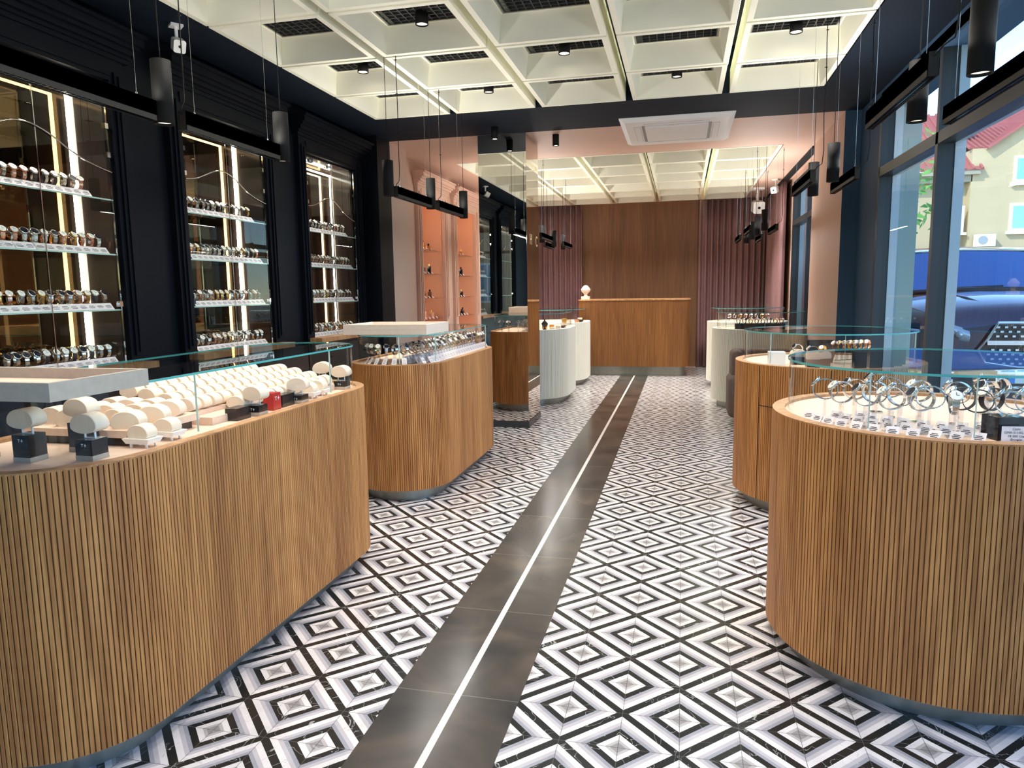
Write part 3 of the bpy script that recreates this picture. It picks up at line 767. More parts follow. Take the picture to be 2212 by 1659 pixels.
# loose upright pillows and flat tray ones
for q, (x, y) in enumerate([(-1.83, 2.02), (-1.90, 2.06), (-1.99, 2.0), (-2.07, 2.03), (-1.83, 2.14), (-1.92, 2.17), (-2.01, 2.14), (-2.10, 2.17), (-1.86, 2.26), (-1.95, 2.28), (-2.04, 2.27), (-2.13, 2.29), (-2.17, 2.06)]):
    mb = None; o = stand_pillow(x, y, DZ+.072, random.uniform(-.1, .3), f'large cream pillow on the low suede box, {ORD[q]} counted from the near aisle corner', 1.12)
    o['group'] = 'large cream pillows on the low box'
mb = MB(); mb.box(-2.215, -1.79, 1.96, 2.33, DZ+.03, DZ+.055, 1); mb.box(-2.2, -1.81, 1.98, 2.31, DZ, DZ+.03, 0); o = mb.obj('display_box', [BLACKG, DECK]); tag(o, 'low black box with suede lid under the large cream pillows', 'display stand')
for q, (x, y) in enumerate([(-1.745, 1.98), (-1.745, 2.10), (-1.745, 3.07), (-1.745, 3.17)]):
    t = thing('pillow_tray', f'white rimmed tray on small feet, {["first", "second", "third", "fourth"][q]} along the aisle glass', 'tray', (x, y, DZ), 'white pillow trays along the aisle glass')
    mb = MB(); w0, w1, d0 = .042, .052, .030
    mb.add([(-w0, -d0, .014), (w0, -d0, .014), (w0, d0, .014), (-w0, d0, .014), (-w1, -d0-.006, .032), (w1, -d0-.006, .032), (w1, d0+.006, .032), (-w1, d0+.006, .032)], [(3,2,1,0),(4,5,6,7),(0,1,5,4),(1,2,6,5),(2,3,7,6),(3,0,4,7)])
    mb.obj('tray', [WHITEP], t)
    for sx in (-1, 1):
        for sy in (-1, 1): mb = MB(); mb.box(sx*.03-.003, sx*.03+.003, sy*.02-.003, sy*.02+.003, 0, .0145); mb.obj('foot', [WHITEP], t)
    stand_pillow(x, y, DZ+.043, 0, f'cream pillow lying in the {["first", "second", "third", "fourth"][q]} white tray along the aisle glass', .9)['group'] = 'pillows in white trays'
# red and black boxes
t = block('gift_box', -1.735, 2.74, DZ, .05, .06, .075, 'small red box with white cross mark beside black boxes', 'box', body=REDBOX, mark=False, foot=False)
mb = MB(); x0 = .0253
mb.box(x0, x0+.0004, -.017, -.001, .056, .059); mb.box(x0, x0+.0004, -.0105, -.0075, .042, .059); mb.box(x0, x0+.0004, .003, .019, .050, .053); mb.box(x0, x0+.0004, .0095, .0125, .0435, .0595)
mb.obj('mark', [WHITEP], t)
block('gift_box', -1.74, 2.50, DZ, .055, .09, .05, 'flat black box on the near side of the red box', 'box', foot=False, mark=False)
block('gift_box', -1.74, 2.84, DZ, .05, .10, .055, 'black box on the far side of the red box', 'box', foot=False, mark=False)
# the two small tray lids over the front platform part
def tray(x, y, z, w_, d_, h_, label, m, mf, rz=0, grp=None):
    t = thing('serving_tray', label, 'tray', (x, y, z), grp, rz); e_ = .018
    mb = MB(); mb.box(-w_/2, w_/2, -d_/2, -d_/2+e_, 0, h_); mb.box(-w_/2, w_/2, d_/2-e_, d_/2, 0, h_); mb.box(-w_/2, -w_/2+e_, -d_/2+e_, d_/2-e_, 0, h_); mb.box(w_/2-e_, w_/2, -d_/2+e_, d_/2-e_, 0, h_)
    mb.obj('tray_rim', [m], t)
    mb = MB(); mb.box(-w_/2+e_, w_/2-e_, -d_/2+e_, d_/2-e_, 0, h_*.35); mb.obj('tray_floor', [mf], t)
    return t
tray(-1.95, 1.65, 1.1845, .76, .35, .05, 'large grey stone-look tray on the glass of the pillow counter', CONC, DECK)
tray(-2.01, 4.84, 1.163, .62, .48, .034, 'cream suede tray, lower of two stacked on glass beside the far niche', TRAYW, TRAYW, grp='stacked cream trays')
tray(-2.01, 4.84, 1.1975, .62, .48, .036, 'cream suede tray, upper of two stacked on glass beside the far niche', TRAYW, TRAYW, grp='stacked cream trays')

# --- watches in counter 2
grp = 'watches crowded in the counter beside the mirror column'
i = 0
for r in range(3):
    X0 = -1.755-.085*r; n = 24 if r < 2 else 20
    for k in range(n):
        y = 4.66+r*.03+k*.066
        if r == 0 and k == 0: x = X0-.03
        else: x = X0
        if y > 6.2: continue
        put_watch(x, y, DZ, random.uniform(-.5, .2), True, f'{ORD[k]} from near end, {ORD[r]} aisle row, counter beside mirror column', grp, random.choice((0, 0, 1, 6, 6, 0, 2)), sc=1.12)
        if r < 3:
            o = inst(TAGT, 'price_card', None, (x+.03, y+.02, DZ), (0, 0, -.35)); tag(o, f'tall price card, {ORD[k]} from near end, {ORD[r]} aisle row, counter beside mirror column', 'price card', 'price cards in the counter beside the mirror column')
for k, dg in enumerate((216, 232, 248, 264, 280, 296)):
    x, y = arcpt(-1.975, 4.82, .225, dg)
    o = inst(TAGT, 'price_card', None, (x*1.0+.028*math.cos(math.radians(dg)), y+.028*math.sin(math.radians(dg)), DZ), (0, 0, math.radians(dg))); tag(o, f'tall price card, {ORD[k]} along the near rounded end, counter beside mirror column', 'price card', 'price cards in the counter beside the mirror column')
    put_watch(x, y, DZ, math.radians(dg)+.6, True, f'{ORD[k]} along the near rounded end, counter beside mirror column', grp, random.choice((0, 1, 6)), sc=1.12)
for k, dg in enumerate((48, 78, 108, 138)):
    x, y = arcpt(-1.975, 5.97, .235, dg)
    put_watch(x, y+.02, DZ, math.radians(dg), True, f'{ORD[k]} along the far rounded end, counter beside mirror column', grp, random.choice((0, 1, 6)), sc=1.12)
# --- watches in counter 3 (larger, close)
grp = 'watches in the round window counter'
ring = [(200, .45), (212, .45), (224, .44), (236, .45), (247, .42), (259, .45), (270, .40), (281, .44), (292, .42), (303, .45), (314, .44), (326, .44)]
for k, (dg, rr) in enumerate(ring):
    x, y = arcpt(.952, 3.0, rr, dg)
    put_watch(x, y, DZ, PI+random.uniform(-.5, .3) if k != 5 else -PI/2-.15, True, f'{ORD[k]} along the outer ring, round window counter', grp, (1, 0, 6, 0, 1, 0, 4, 0, 6, 0, 3, 1)[k], sc=1.22)
for k, dg in enumerate(range(205, 340, 15)):
    x, y = arcpt(.952, 3.0, .35, dg)
    put_watch(x, y, DZ, PI+random.uniform(-.7, .5), True, f'{ORD[k]} along the middle ring, round window counter', grp, random.choice((0, 1, 4, 6, 0)), sc=1.22)
for k in range(7):
    x, y = arcpt(.952, 3.0, .2, 170+k*34)
    put_watch(x, y, DZ, PI+random.uniform(-.7, .5), True, f'{ORD[k]} along the inner ring, round window counter', grp, random.choice((0, 1, 6, 4)), sc=1.22)
for ring_, (rr, n_, nm_) in enumerate(((.495, 20, 'outer'), (.40, 17, 'middle'), (.31, 13, 'inner'))):
    for k in range(n_):
        dg = 196+k*142/n_+ring_*3
        if ring_ == 0 and 268 < dg < 300: continue
        x, y = arcpt(.952, 3.0, rr, dg)
        o = inst(TAGS, 'price_card', None, (x, y, DZ), (0, 0, -PI/2-.55+random.uniform(-.25, .25)), (1.1, 1.1, 1.1)); tag(o, f'small tilted price card, {ORD[k]} along the {nm_} ring of the round window counter', 'price card', 'price cards in the round window counter')
def price_sign(x, y, z, rz, lines, label):
    t = thing('price_sign', label, 'price card', (x, y, z), None, rz)
    mb = MB(); mb.box(-.042, .042, -.0006, .0006, 0, .05); mb.box(-.042, .042, 0, .02, 0, .001); mb.obj('card', [TAG], t)
    for k, s in enumerate(lines): text_mesh(s, .0105, INK, t, (0, -.0012, .0415-k*.0115), (PI/2, 0, 0), 'lettering', .0001)
    return t
xb, yb = arcpt(.952, 3.0, .445, 270.5)
t = thing('acrylic_block', 'glossy black block behind a price sign in the round window counter', 'display block', (1.02, 2.575, DZ), None, .25)
mb = MB(); mb.box(-.045, .045, -.04, .04, 0, .075); mb.obj('block', [mat('gloss_black', (18, 18, 20), .05)], t)
price_sign(1.035, 2.517, DZ, .05, ['Casio', 'GMA-S110G-1A', '18 200 грн', 'Японія'], 'white printed price sign leaning before the glossy black block')
price_sign(1.20, 2.565, DZ, .35, ['Casio', 'GBA-S1100-1A', '18 200 грн', 'Японія'], 'white printed price sign before the clear block, towards the windows')
t = thing('acrylic_block', 'clear block behind the price sign nearer the windows', 'display block', (1.175, 2.62, DZ), None, .35)
mb = MB(); mb.box(-.045, .045, -.035, .035, 0, .06); mb.obj('block', [ACRYL], t)
# --- counter 4: boxes with bangles
block('display_block', .60, 4.86, DZ, .10, .10, .085, 'plain white block in the round counter with doors', body=WHITEP, mark=False, foot=False)
for q, (x, y) in enumerate(((.80, 4.74), (.735, 4.90), (.87, 4.80))):
    block('cushion_box', x, y, DZ, .075, .08, .05, f'black box with cream cushion, {["by the glass", "behind the white block", "towards the navy pier"][q]}', 'box', 'black cushion boxes in the round counter', mark=False, foot=False)
    o = stand_pillow(x, y, DZ+.06, .3*q, f'cream cushion in the black box {["by the glass", "behind the white block", "towards the navy pier"][q]}', 1.0)
    put_watch(x, y, DZ+.045, PI+.5*q, False, f'round cushion {["by the glass", "behind the white block", "towards the navy pier"][q]} of the door counter', 'watches in the round counter with doors', q, stand=False)
mb = MB()
mb.add([(-.07, -.03, 0), (.07, -.03, 0), (.07, .03, 0), (-.07, .03, 0), (-.10, -.05, .15), (.10, -.05, .15), (.10, .0, .15), (-.10, .0, .15)], [(3,2,1,0),(4,5,6,7),(0,1,5,4),(1,2,6,5),(2,3,7,6),(3,0,4,7)])
o = mb.obj('display_easel', [BLACKG], None, (.90, 5.05, DZ)); tag(o, 'tall black tilted display easel inside the round counter with doors', 'display stand')
for q in range(7): put_watch(.98+.035*q, 4.95+.02*q, DZ+.02, PI+.4+.1*q, True, f'{ORD[q]} of the cluster beside the tall black easel', 'watches beside the tall black easel', (3, 2, 3, 2, 0, 2, 3)[q])
for q in range(5):
    x, y = arcpt(.952, 5.11, .42, 285+q*14); block('display_block', x, y, DZ, .07, .07, .10, f'black block, {ORD[q]} along the window side of the counter with doors', grp='black blocks in the round counter with doors', mark=False, foot=False)

# --- pink room counters: bracelets over black blocks, busts
for q in range(8):
    put_watch(.66+.07*q, 8.95+.02*(q % 2), DZ+.05, -PI/2+.5, False, f'{ORD[q]} along the white counter behind the taupe armchair', 'watches on the white counter behind the armchair', q % 4, stand=False)
    block('display_block', .66+.07*q, 8.95+.02*(q % 2), DZ, .08, .09, .075, f'black block, {ORD[q]} along the white counter behind the armchair', grp='black blocks on the white counter', mark=False, foot=False)
for q in range(8):
    put_watch(.67+.075*q, 10.84, DZ, -PI/2+.4, True, f'{ORD[q]} along the white counter before the curtain', 'watches on the white counter before the curtain', q % 4)
def bust(x, y, z, h_, label, m, rz=0):
    mb = MB(); mb.lathe([(.0001, 0), (.035, 0), (.03, .01), (.012, .03), (.016, .05), (.045, .085), (.05, .11), (.03, .135), (.013, .15), (.012, .175), (.0001, .18)], n=18)
    mb.v = [(a*1.1, b*.55, c) for a, b, c in mb.v]
    o = mb.obj('necklace_bust', [m], None, (x, y, z)); o.scale = (h_/.18,)*3; o.rotation_euler = (0, 0, rz); tag(o, label, 'necklace bust')
bust(-1.70, 8.93, DZ, .14, 'small black necklace bust on the white counter behind the mirror column', BLACKG)
bust(-1.83, 8.90, DZ, .15, 'small brown necklace bust next to the mirror column', BROWNL)
for q, (x, y, c) in enumerate(((-1.62, 9.05, CREAM), (-1.58, 9.25, DIALW), (-1.75, 9.2, GOLD), (-1.55, 9.5, BLACKG), (-1.7, 9.45, GOLD), (-1.6, 9.75, DIALW))):
    block('jewellery_block', x, y, DZ, .06, .06, .03+.012*(q % 3), f'little {["cream", "white", "gilt", "black", "gilt", "white"][q]} jewellery block, {ORD[q]} along the counter behind the mirror column', 'display block', 'jewellery blocks behind the mirror column', c, False, False)
for q, (x, y, c) in enumerate(((-1.62, 10.75, DIALW), (-1.58, 10.95, ROSE), (-1.75, 10.8, GOLD), (-1.55, 11.2, BLACKG), (-1.6, 11.45, DIALW))):
    block('jewellery_block', x, y, DZ, .07, .06, .04+.02*(q % 3), f'little {["white", "rose gilt", "gilt", "black", "white"][q]} jewellery block, {ORD[q]} along the counter by the reception desk', 'display block', 'jewellery blocks by the reception desk', c, False, False)

# ------------------------------------------------------------------ pendants
def add_spot(x, y, z, e=60, ang=110, blend=.8, colr=(1, .93, .86), r=.04):
    l = bpy.data.lights.new('spot', 'SPOT'); l.energy = e; l.spot_size = math.radians(ang); l.spot_blend = blend; l.color = colr; l.shadow_soft_size = r
    o = bpy.data.objects.new('spot_light', l); col.objects.link(o); o.location = (x, y, z); return o
def pipe_lamp(x, y, label, grp, ztop=3.2, lit=False):
    t = thing('pipe_pendant', label, 'pendant lamp', (x, y, 2.12), grp)
    mb = MB(); mb.lathe([(.0001, .24), (.038, .24), (.038, 0), (.034, 0), (.033, .012)], n=24); mb.obj('tube', [BLACK], t)
    mb = MB(); mb.lathe([(.0335, .010), (.0001, .013)], n=24); mb.obj('lens', [LENS_FAINT], t)
    s = add_spot(0, 0, .008, 8, 80, .7, (1, .93, .84), .02); s.parent = t  # spot added in the dark tube to brighten the counter below
    mb = MB(); mb.tube([(0, 0, .24), (0, 0, ztop-2.12)], .0022, 6); mb.obj('cable', [BLACK], t)
    mb = MB(); mb.cyl((0, 0, ztop-2.12-.02), .04, .02, 20); mb.obj('canopy', [BLACK], t)
    return t
def bar_lamp(x, y0, y1, label, grp, cable_end='near', ztop=3.2, wires=None):
    t = thing('linear_pendant', label, 'pendant lamp', (x, (y0+y1)/2, 2.12), grp); L_ = (y1-y0)/2
    mb = MB(); mb.box(-.0175, -.0155, -L_, L_, 0, .075); mb.box(.0155, .0175, -L_, L_, 0, .075); mb.box(-.0175, .0175, -L_, L_, .02, .075); mb.box(-.0175, .0175, -L_, -L_+.003, 0, .02); mb.box(-.0175, .0175, L_-.003, L_, 0, .02)
    mb.obj('housing', [BARM], t)
    mb = MB(); n = int(2*L_/.022)
    for k in range(n):
        y = -L_+.015+k*(2*L_-.03)/max(1, n-1); mb.box(-.015, .015, y-.0007, y+.0007, .0015, .018)
    mb.box(-.0006, .0006, -L_+.01, L_-.01, .0015, .018); mb.obj('louvre', [CHROME], t)
    for zz, rx, pw in ((.078, PI, 5.5), (-.001, 0, 3)):      # fill lights added to the dark bar, brightening coffers above and counter below
        l = bpy.data.lights.new('bar_fill', 'AREA'); l.shape = 'RECTANGLE'; l.size = .024; l.size_y = 2*L_-.04; l.energy = pw; l.color = (1, .95, .88)
        lo = bpy.data.objects.new('bar_fill', l); col.objects.link(lo); lo.parent = t; lo.location = (0, 0, zz); lo.rotation_euler = (rx, 0, 0)
    for yy in (-L_+.08, L_-.08):
        mb = MB(); mb.tube([(0, yy, .075), (0, yy, ztop-2.12)], .0009, 5); mb.cyl((0, yy, .075), .004, .012, 8); mb.obj('wire', [STEEL], t)
    ye = -L_-.006 if cable_end == 'near' else L_+.006
    mb = MB(); s = -1 if ye < 0 else 1
    pts = [(0, ye-s*.004, .06), (.02, ye+s*.02, .085), (.045, ye+s*.035, .10), (.052, ye+s*.04, .18), (.046, ye+s*.03, .4), (.052, ye+s*.035, .6), (.046, ye+s*.03, .85), (.05, ye+s*.025, ztop-2.12)]
    mb.tube(pts, .0026, 6)
    for zz in (.42, .68, .9): mb.box(.040, .056, ye+s*.030, ye+s*.034, zz, zz+.004)
    mb.obj('cable', [BLACK], t)
    return t
LA = 'lamps over the pillow counter'
bar_lamp(-1.99, 1.2, 2.45, 'long black bar pendant over the grey stone tray', LA, 'near')
pipe_lamp(-1.99, 2.51, 'black tube pendant between the two bars over the pillow counter', LA)
bar_lamp(-1.985, 2.61, 3.31, 'black bar pendant before the middle niche', LA, 'near')
pipe_lamp(-1.99, 3.365, 'black tube pendant at the far tip of the middle-niche bar', LA)
LB = 'lamps over the counter beside the mirror column'
pipe_lamp(-2.0, 4.745, 'black tube pendant closest to the camera over the crowded counter', LB)
bar_lamp(-1.97, 4.80, 5.50, 'black bar pendant over the stacked cream trays', LB, 'near')
pipe_lamp(-1.985, 5.57, 'middle black tube pendant of three over the crowded watch counter', LB)
bar_lamp(-1.95, 5.63, 6.28, 'black bar pendant before the mirror column', LB, 'near')
pipe_lamp(-1.955, 6.36, 'black tube pendant closest to the mirror column', LB)
RA = 'lamps over the round window counter'
bar_lamp(.775, 2.65, 3.46, 'black bar pendant over the aisle edge of the round window counter', RA, 'near')
bar_lamp(1.075, 2.05, 3.46, 'long black bar pendant beside the street window', RA, 'near')
pipe_lamp(.92, 2.68, 'large black tube pendant in front over the round window counter', RA)
pipe_lamp(.93, 3.36, 'black tube pendant behind the bar over the round window counter', RA)
RB = 'lamps over the round counter with doors'
bar_lamp(.80, 5.0, 5.78, 'short black bar pendant before the pink pier', RB, 'near')
bar_lamp(1.055, 4.96, 5.72, 'black bar pendant before the navy pier', RB, 'near')
pipe_lamp(.93, 5.06, 'black tube pendant before the navy and pink pier edge', RB)
pipe_lamp(.93, 5.78, 'black tube pendant hanging further back before the pink pier', RB)
for nm, ys, xx in (('white counter behind the mirror column', 9.1, -1.92), ('white counter by the reception desk', 10.9, -1.92), ('white counter behind the armchair', 9.0, .93), ('white counter before the curtain', 10.6, .93)):
    g = f'lamps over the {nm}'; nmx = nm
    bar_lamp(xx+.14, ys+.02, ys+.82, f'black bar pendant, aisle side, over the {nmx}' if xx < 0 else f'black bar pendant, window side, over the {nmx}', g, 'near', 3.21)
    bar_lamp(xx-.15, ys+.02, ys+.82, f'black bar pendant, niche side, over the {nmx}' if xx < 0 else f'black bar pendant, aisle side, over the {nmx}', g, 'near', 3.21)
    pipe_lamp(xx, ys, f'front black tube pendant over the {nmx}', g, 3.21); pipe_lamp(xx, ys+.85, f'rear black tube pendant over the {nmx}', g, 3.21)

# spots in coffers and on the soffit
def ceiling_spot(x, y, ztop, h_, lit, label, grp, e=60, r=.04):
    t = thing('ceiling_spotlight', label, 'spotlight', (x, y, ztop-h_), grp)
    mb = MB(); mb.lathe([(.0001, h_), (r, h_), (r, 0), (r-.005, 0), (r-.006, .01)], n=24); mb.obj('housing', [BLACK], t)
    mb = MB(); mb.lathe([(r-.0055, .008), (.0001, .011)], n=24); mb.obj('lens', [LAMP if lit else LENS_FAINT], t)
    if lit:
        s = add_spot(0, 0, -.012, e); s.parent = t
    return t
G = 'spotlights under the coffer grilles'
ZG = ZC+.17
def inc(c, r): return (CX0+c*CP+CW/2, F1Y1-RW/2-r*RP)
def px_on(x, y): return (x, y)
# (column, row, lit)
for c, r, lit, nm in ((1, 2, 0, 'unlit spotlight'), (0, 1, 1, 'lit spotlight'), (1, 0, 0, 'unlit spotlight'), (2, 1, 1, 'lit spotlight'), (3, 0, 0, 'unlit spotlight'), (4, 1, 1, 'lit spotlight')):
    x, y = inc(c, r)
    ceiling_spot(x, y+.17, ZG, .075, lit, f'{nm} in the coffer {ORD[4-c]} from the windows, {ORD[r]} row from the pink soffit', G, 60, .042)
for c, r in ((1, 4), (3, 4), (3, 2), (1, 6), (3, 6), (4, 3), (0, 3), (2, 3), (2, 5)):
    x, y = inc(c, r); ceiling_spot(x, y+.1, ZG, .075, 1, f'lit spotlight in the coffer {ORD[4-c]} from the windows, {ORD[r]} row from the pink soffit', G, 36, .042)
for c, r in ((1, 1), (3, 1), (2, 3), (0, 3), (4, 3), (1, 4), (3, 4)):
    x = CX0+c*CP+CW/2; y = F2Y0+RW/2+r*RP
    ceiling_spot(x, y-.2, ZG, .07, 1, f'lit spotlight, coffer {ORD[4-c]} from the windows, {ORD[r]} row behind the air conditioner', G, 85, .042)
ceiling_spot(-1.815, 7.0, ZC, .115, 1, 'black ceiling spotlight hanging before the mirror column', 'black spotlights on the soffit', 25, .034)
ceiling_spot(-1.295, 7.5, ZC, .115, 1, 'black ceiling spotlight on the pink soffit beside the mirror column', 'black spotlights on the soffit', 25, .034)

# air conditioner
t = thing('air_conditioner', 'white ceiling cassette air conditioner on the pink soffit edge', 'air conditioner', (-.08, 7.6, ZC))
W2, D2 = .53, .60
mb = MB(); hz = -.035
O = [(-W2, -D2), (W2, -D2), (W2, D2), (-W2, D2)]; I = [(-W2+.05, -D2+.05), (W2-.05, -D2+.05), (W2-.05, D2-.05), (-W2+.05, D2-.05)]
mb.add([(x, y, -.006) for x, y in O]+[(x, y, hz) for x, y in I], [((i+1) % 4, i, 4+i, 4+(i+1) % 4) for i in range(4)]); mb.ring(O, O, 0)
mb.add([(x, y, 0) for x, y in O]+[(x, y, -.006) for x, y in O], [((i+1) % 4, i, 4+i, 4+(i+1) % 4) for i in range(4)])
J = [(-.33, -.38), (.33, -.38), (.33, .38), (-.33, .38)]
mb.ring(J, I, hz, up=True); mb.obj('frame', [WHITEP], t)
mb = MB(); mb.box(-.335, .335, -.385, .385, hz+.004, hz+.012, 1); mb.obj('recess', [GREYP, GREYP], t)
mb = MB(); mb.box(-.30, .30, -.35, .35, hz-.006, hz+.006); mb.box(-.27, .27, -.32, .32, hz-.010, hz-.006); mb.obj('inlet_panel', [WHITEP], t)
for (x0, x1, y0, y1) in ((-.40, -.345, -.34, .34), (.345, .40, -.34, .34), (-.30, .30, -.45, -.395), (-.30, .30, .395, .45)):
    mb = MB(); mb.box(x0, x1, y0, y1, hz-.004, hz+.003); mb.box(x0-.003, x1+.003, y0-.003, y1+.003, hz-.0012, hz+.002, 1); mb.obj('louvre', [WHITEP, GREYP], t)

# security cameras
def cctv(x, y, label, rz, tilt=.6, s=1.0, z=ZC):
    t = thing('security_camera', label, 'security camera', (x, y, z), None, rz); t.scale = (s, s, s)
    mb = MB(); mb.box(-.035, .035, -.035, .035, -.012, 0); mb.cyl((0, 0, -.075), .010, .065, 12); mb.obj('mount', [WHITEP], t)
    M = Matrix.Translation((0, -.015, -.115)) @ Matrix.Rotation(tilt, 4, 'X')
    mb = MB()
    pts = []
    for sx, sz, a0 in ((1, 1, 0), (-1, 1, 90), (-1, -1, 180), (1, -1, 270)):
        for k in range(5): a_ = math.radians(a0+k*22.5); pts.append((sx*.022+.012*math.cos(a_), sz*.024+.012*math.sin(a_)))
    mb.prism(pts, -.05, .02, smooth=False); mb.v = [(a, c, b) for a, b, c in mb.v]; mb.xf(M); mb.obj('body', [WHITEP], t)
    mb = MB(); mb.cyl((0, -.053, 0), .008, .006, 14, axis='Y'); mb.xf(M); mb.obj('lens', [BLACK], t)
    return t
cctv(-2.95, 3.88, 'white security camera under the navy ceiling before the middle niche', .9, .5, 1.0)
cctv(1.33, 11.5, 'white security camera on the pink ceiling near the window curtain', -.5, .3, 1.3)
t = cctv(1.16, 12.4, 'large white box camera hanging before the maroon curtain', .1, .25, 2.6, ZC)

# ------------------------------------------------------------------ mirror column
t = thing('mirror_column', 'square mirror-clad column with gilt letters between navy and pink rooms', 'column', (-1.825, 7.63, 0))
mb = MB(); mb.box(-.255, .25, -.315, .32, .07, ZC-.001)
o = mb.obj('mirror_cladding', [MIRROR], t)
mb = MB(); mb.box(-.262, .257, -.322, .325, 0, .07); mb.obj('skirting', [mat('dark_skirting', (52, 54, 56), .25)], t)
mb = MB(); mb.box(.2495, .2525, -.3175, -.3145, .07, ZC-.001); mb.obj('corner_strip', [CHROME], t)
GILT = mat('gilt_letter', (226, 200, 138), .35)
text_mesh('H', .16, GILT, t, (.2515, -.10, 1.99), (PI/2, 0, PI/2), 'letter', .001)
text_mesh('C', .16, GILT, t, (.2515, .20, 1.985), (PI/2, 0, PI/2), 'letter', .001)

# ------------------------------------------------------------------ reception, back wall, curtains
t = thing('reception_desk', 'tall slatted oak reception desk before the brown panelled wall', 'desk', (-.75, 12.55, 0))
def rrect(x0, x1, y0, y1, r, n=10):
    P = []
    for cx_, cy_, a0 in ((x1-r, y1-r, 0), (x0+r, y1-r, 90), (x0+r, y0+r, 180), (x1-r, y0+r, 270)):
        for k in range(n+1): a_ = math.radians(a0+90*k/n); P.append((cx_+r*math.cos(a_), cy_+r*math.sin(a_)))
    return P
base = rrect(-.98, .88, -.45, .45, .14)
def flut_poly(base, pitch, depth):
    n = len(base); S = [0]
    for i in range(n): S.append(S[-1]+math.dist(base[i], base[(i+1) % n]))
    N = round(S[-1]/pitch); pt = S[-1]/N; P, U, G_ = [], [], []
    for k in range(N):
        for f_, off, g in ((.0, 0, 0), (.72, 0, 0), (.78, -depth, 1), (.95, -depth, 1)):
            s = (k+f_)*pt; i = bis(S, s); a = base[i]; b = base[(i+1) % n]; L_ = S[i+1]-S[i] or 1; u = (s-S[i])/L_
            tx, ty = (b[0]-a[0])/L_, (b[1]-a[1])/L_; P.append((a[0]+(b[0]-a[0])*u+ty*off, a[1]+(b[1]-a[1])*u-tx*off)); U.append(s); G_.append(g)
    return P, U, G_
P_, U_, G_ = flut_poly(base, .02, .003)
fluted_body('front_panel', t, P_, U_, G_, .16, 1.27, [DESKW, mat('desk_groove', (104, 66, 32), .8)])
mb = MB(); mb.prism(rrect(-.99, .89, -.46, .46, .14), 1.27, 1.292); mb.obj('desk_top', [OAKF], t)
mb = MB(); mb.prism(rrect(-.92, .81, -.38, .38, .1), 0, .16); mb.obj('plinth', [METAL], t)
# white bust on the desk
mb = MB(); mb.box(-.07, .07, -.06, .06, 0, .055)
mb.lathe([(.0001, .055), (.04, .055), (.028, .075), (.03, .09), (.075, .14), (.085, .17), (.06, .205), (.035, .235), (.0001, .245)], n=7, smooth=False)
o = mb.obj('sculpture', [mat('white_plaster', (226, 216, 206), .7)], None, (-1.62, 12.3, 1.2925)); tag(o, 'white faceted sculpture on a block at the desk end', 'sculpture')
mb = MB(); mb.box(-1.9, .3, YB-.05, YB-.001, 0, ZC-.003)
o = struct(mb, 'wall_panel', [BROWNW])
CURT = mat('mauve_satin', (150, 116, 118), .3, noise=.08, nscale=12)
def curtain(name, p0, p1, z0, z1, label, amp=.035, pitch=.105, m=CURT):
    p0, p1 = Vector(p0), Vector(p1); L_ = (p1-p0).length; d = (p1-p0).normalized(); nrm = Vector((d.y, -d.x)); n = int(L_/pitch*14); mb = MB(); P = []; rows = 7
    rnd = random.Random(name+label)
    ph = [rnd.uniform(-.4, .4) for _ in range(60)]
    for r in range(rows):
        z = z0+(z1-z0)*r/(rows-1)
        for i in range(n+1):
            s = L_*i/n; a = amp*(1.0-.25*r/(rows-1)); k = ph[int(s/pitch/2) % 60]
            off = a*math.sin(2*PI*s/pitch+k*(1-r/rows)*1.2)*(1+.3*math.sin(s*7+k)); q = p0+d*s+nrm*off; P.append((q.x, q.y, z))
    F = [(r*(n+1)+i, r*(n+1)+i+1, (r+1)*(n+1)+i+1, (r+1)*(n+1)+i) for r in range(rows-1) for i in range(n)]
    mb.add(P, F, 0, True); o = mb.obj(name, [m])
    md = o.modifiers.new('thick', 'SOLIDIFY'); md.thickness = .003
    return tag(o, label, 'curtain', 'mauve satin curtains')
curtain('curtain', (-3.15, YB-.13), (-1.86, YB-.13), .015, ZC-.01, 'mauve satin curtain hanging on the niche side of the brown panel')
curtain('curtain', (.27, YB-.13), (1.42, YB-.13), .015, ZC-.01, 'mauve satin curtain hanging on the window side of the brown panel')
curtain('curtain', (1.46, 13.5), (1.46, 11.5), .015, ZC-.03, 'mauve satin curtain drawn along the window wall', amp=.03)
# curtain track
mb = MB(); mb.box(1.42, 1.50, 8.95, 13.6, ZC-.03, ZC-.003); o = mb.obj('curtain_track', [BLACK]); tag(o, 'black curtain track on the pink ceiling along the windows', 'curtain track')

# armchair and pouf table
t = thing('armchair', 'taupe velvet armchair between the oak and white window counters', 'armchair', (.86, 8.05, 0))
def cushion(mb, x0, x1, y0, y1, z0, z1, r, n=4):
    """rounded box"""
    import bmesh
    b = bmesh.new(); bmesh.ops.create_cube(b, size=1)
    for v in b.verts: v.co = Vector((x0 if v.co.x < 0 else x1, y0 if v.co.y < 0 else y1, z0 if v.co.z < 0 else z1))
    bmesh.ops.bevel(b, geom=b.edges[:]+b.verts[:], offset=r, segments=n, affect='EDGES', profile=.5)
    o = len(mb.v); b.verts.ensure_lookup_table(); mb.v += [tuple(v.co) for v in b.verts]
    for f in b.faces: mb.f.append(tuple(v.index+o for v in f.verts)); mb.m.append(0); mb.sm.append(True)
    b.free(); return mb
cushion(MB(), 0, 1, 0, 1, 0, 1, .1)
mb = cushion(MB(), -.30, .30, -.32, .25, .12, .42, .07); mb.obj('seat', [TAUPE], t)
mb = cushion(MB(), -.33, -.20, -.10, .36, .10, .78, .06); cushion(mb, -.33, .33, .20, .36, .10, .78, .07); mb.obj('backrest', [TAUPE], t)
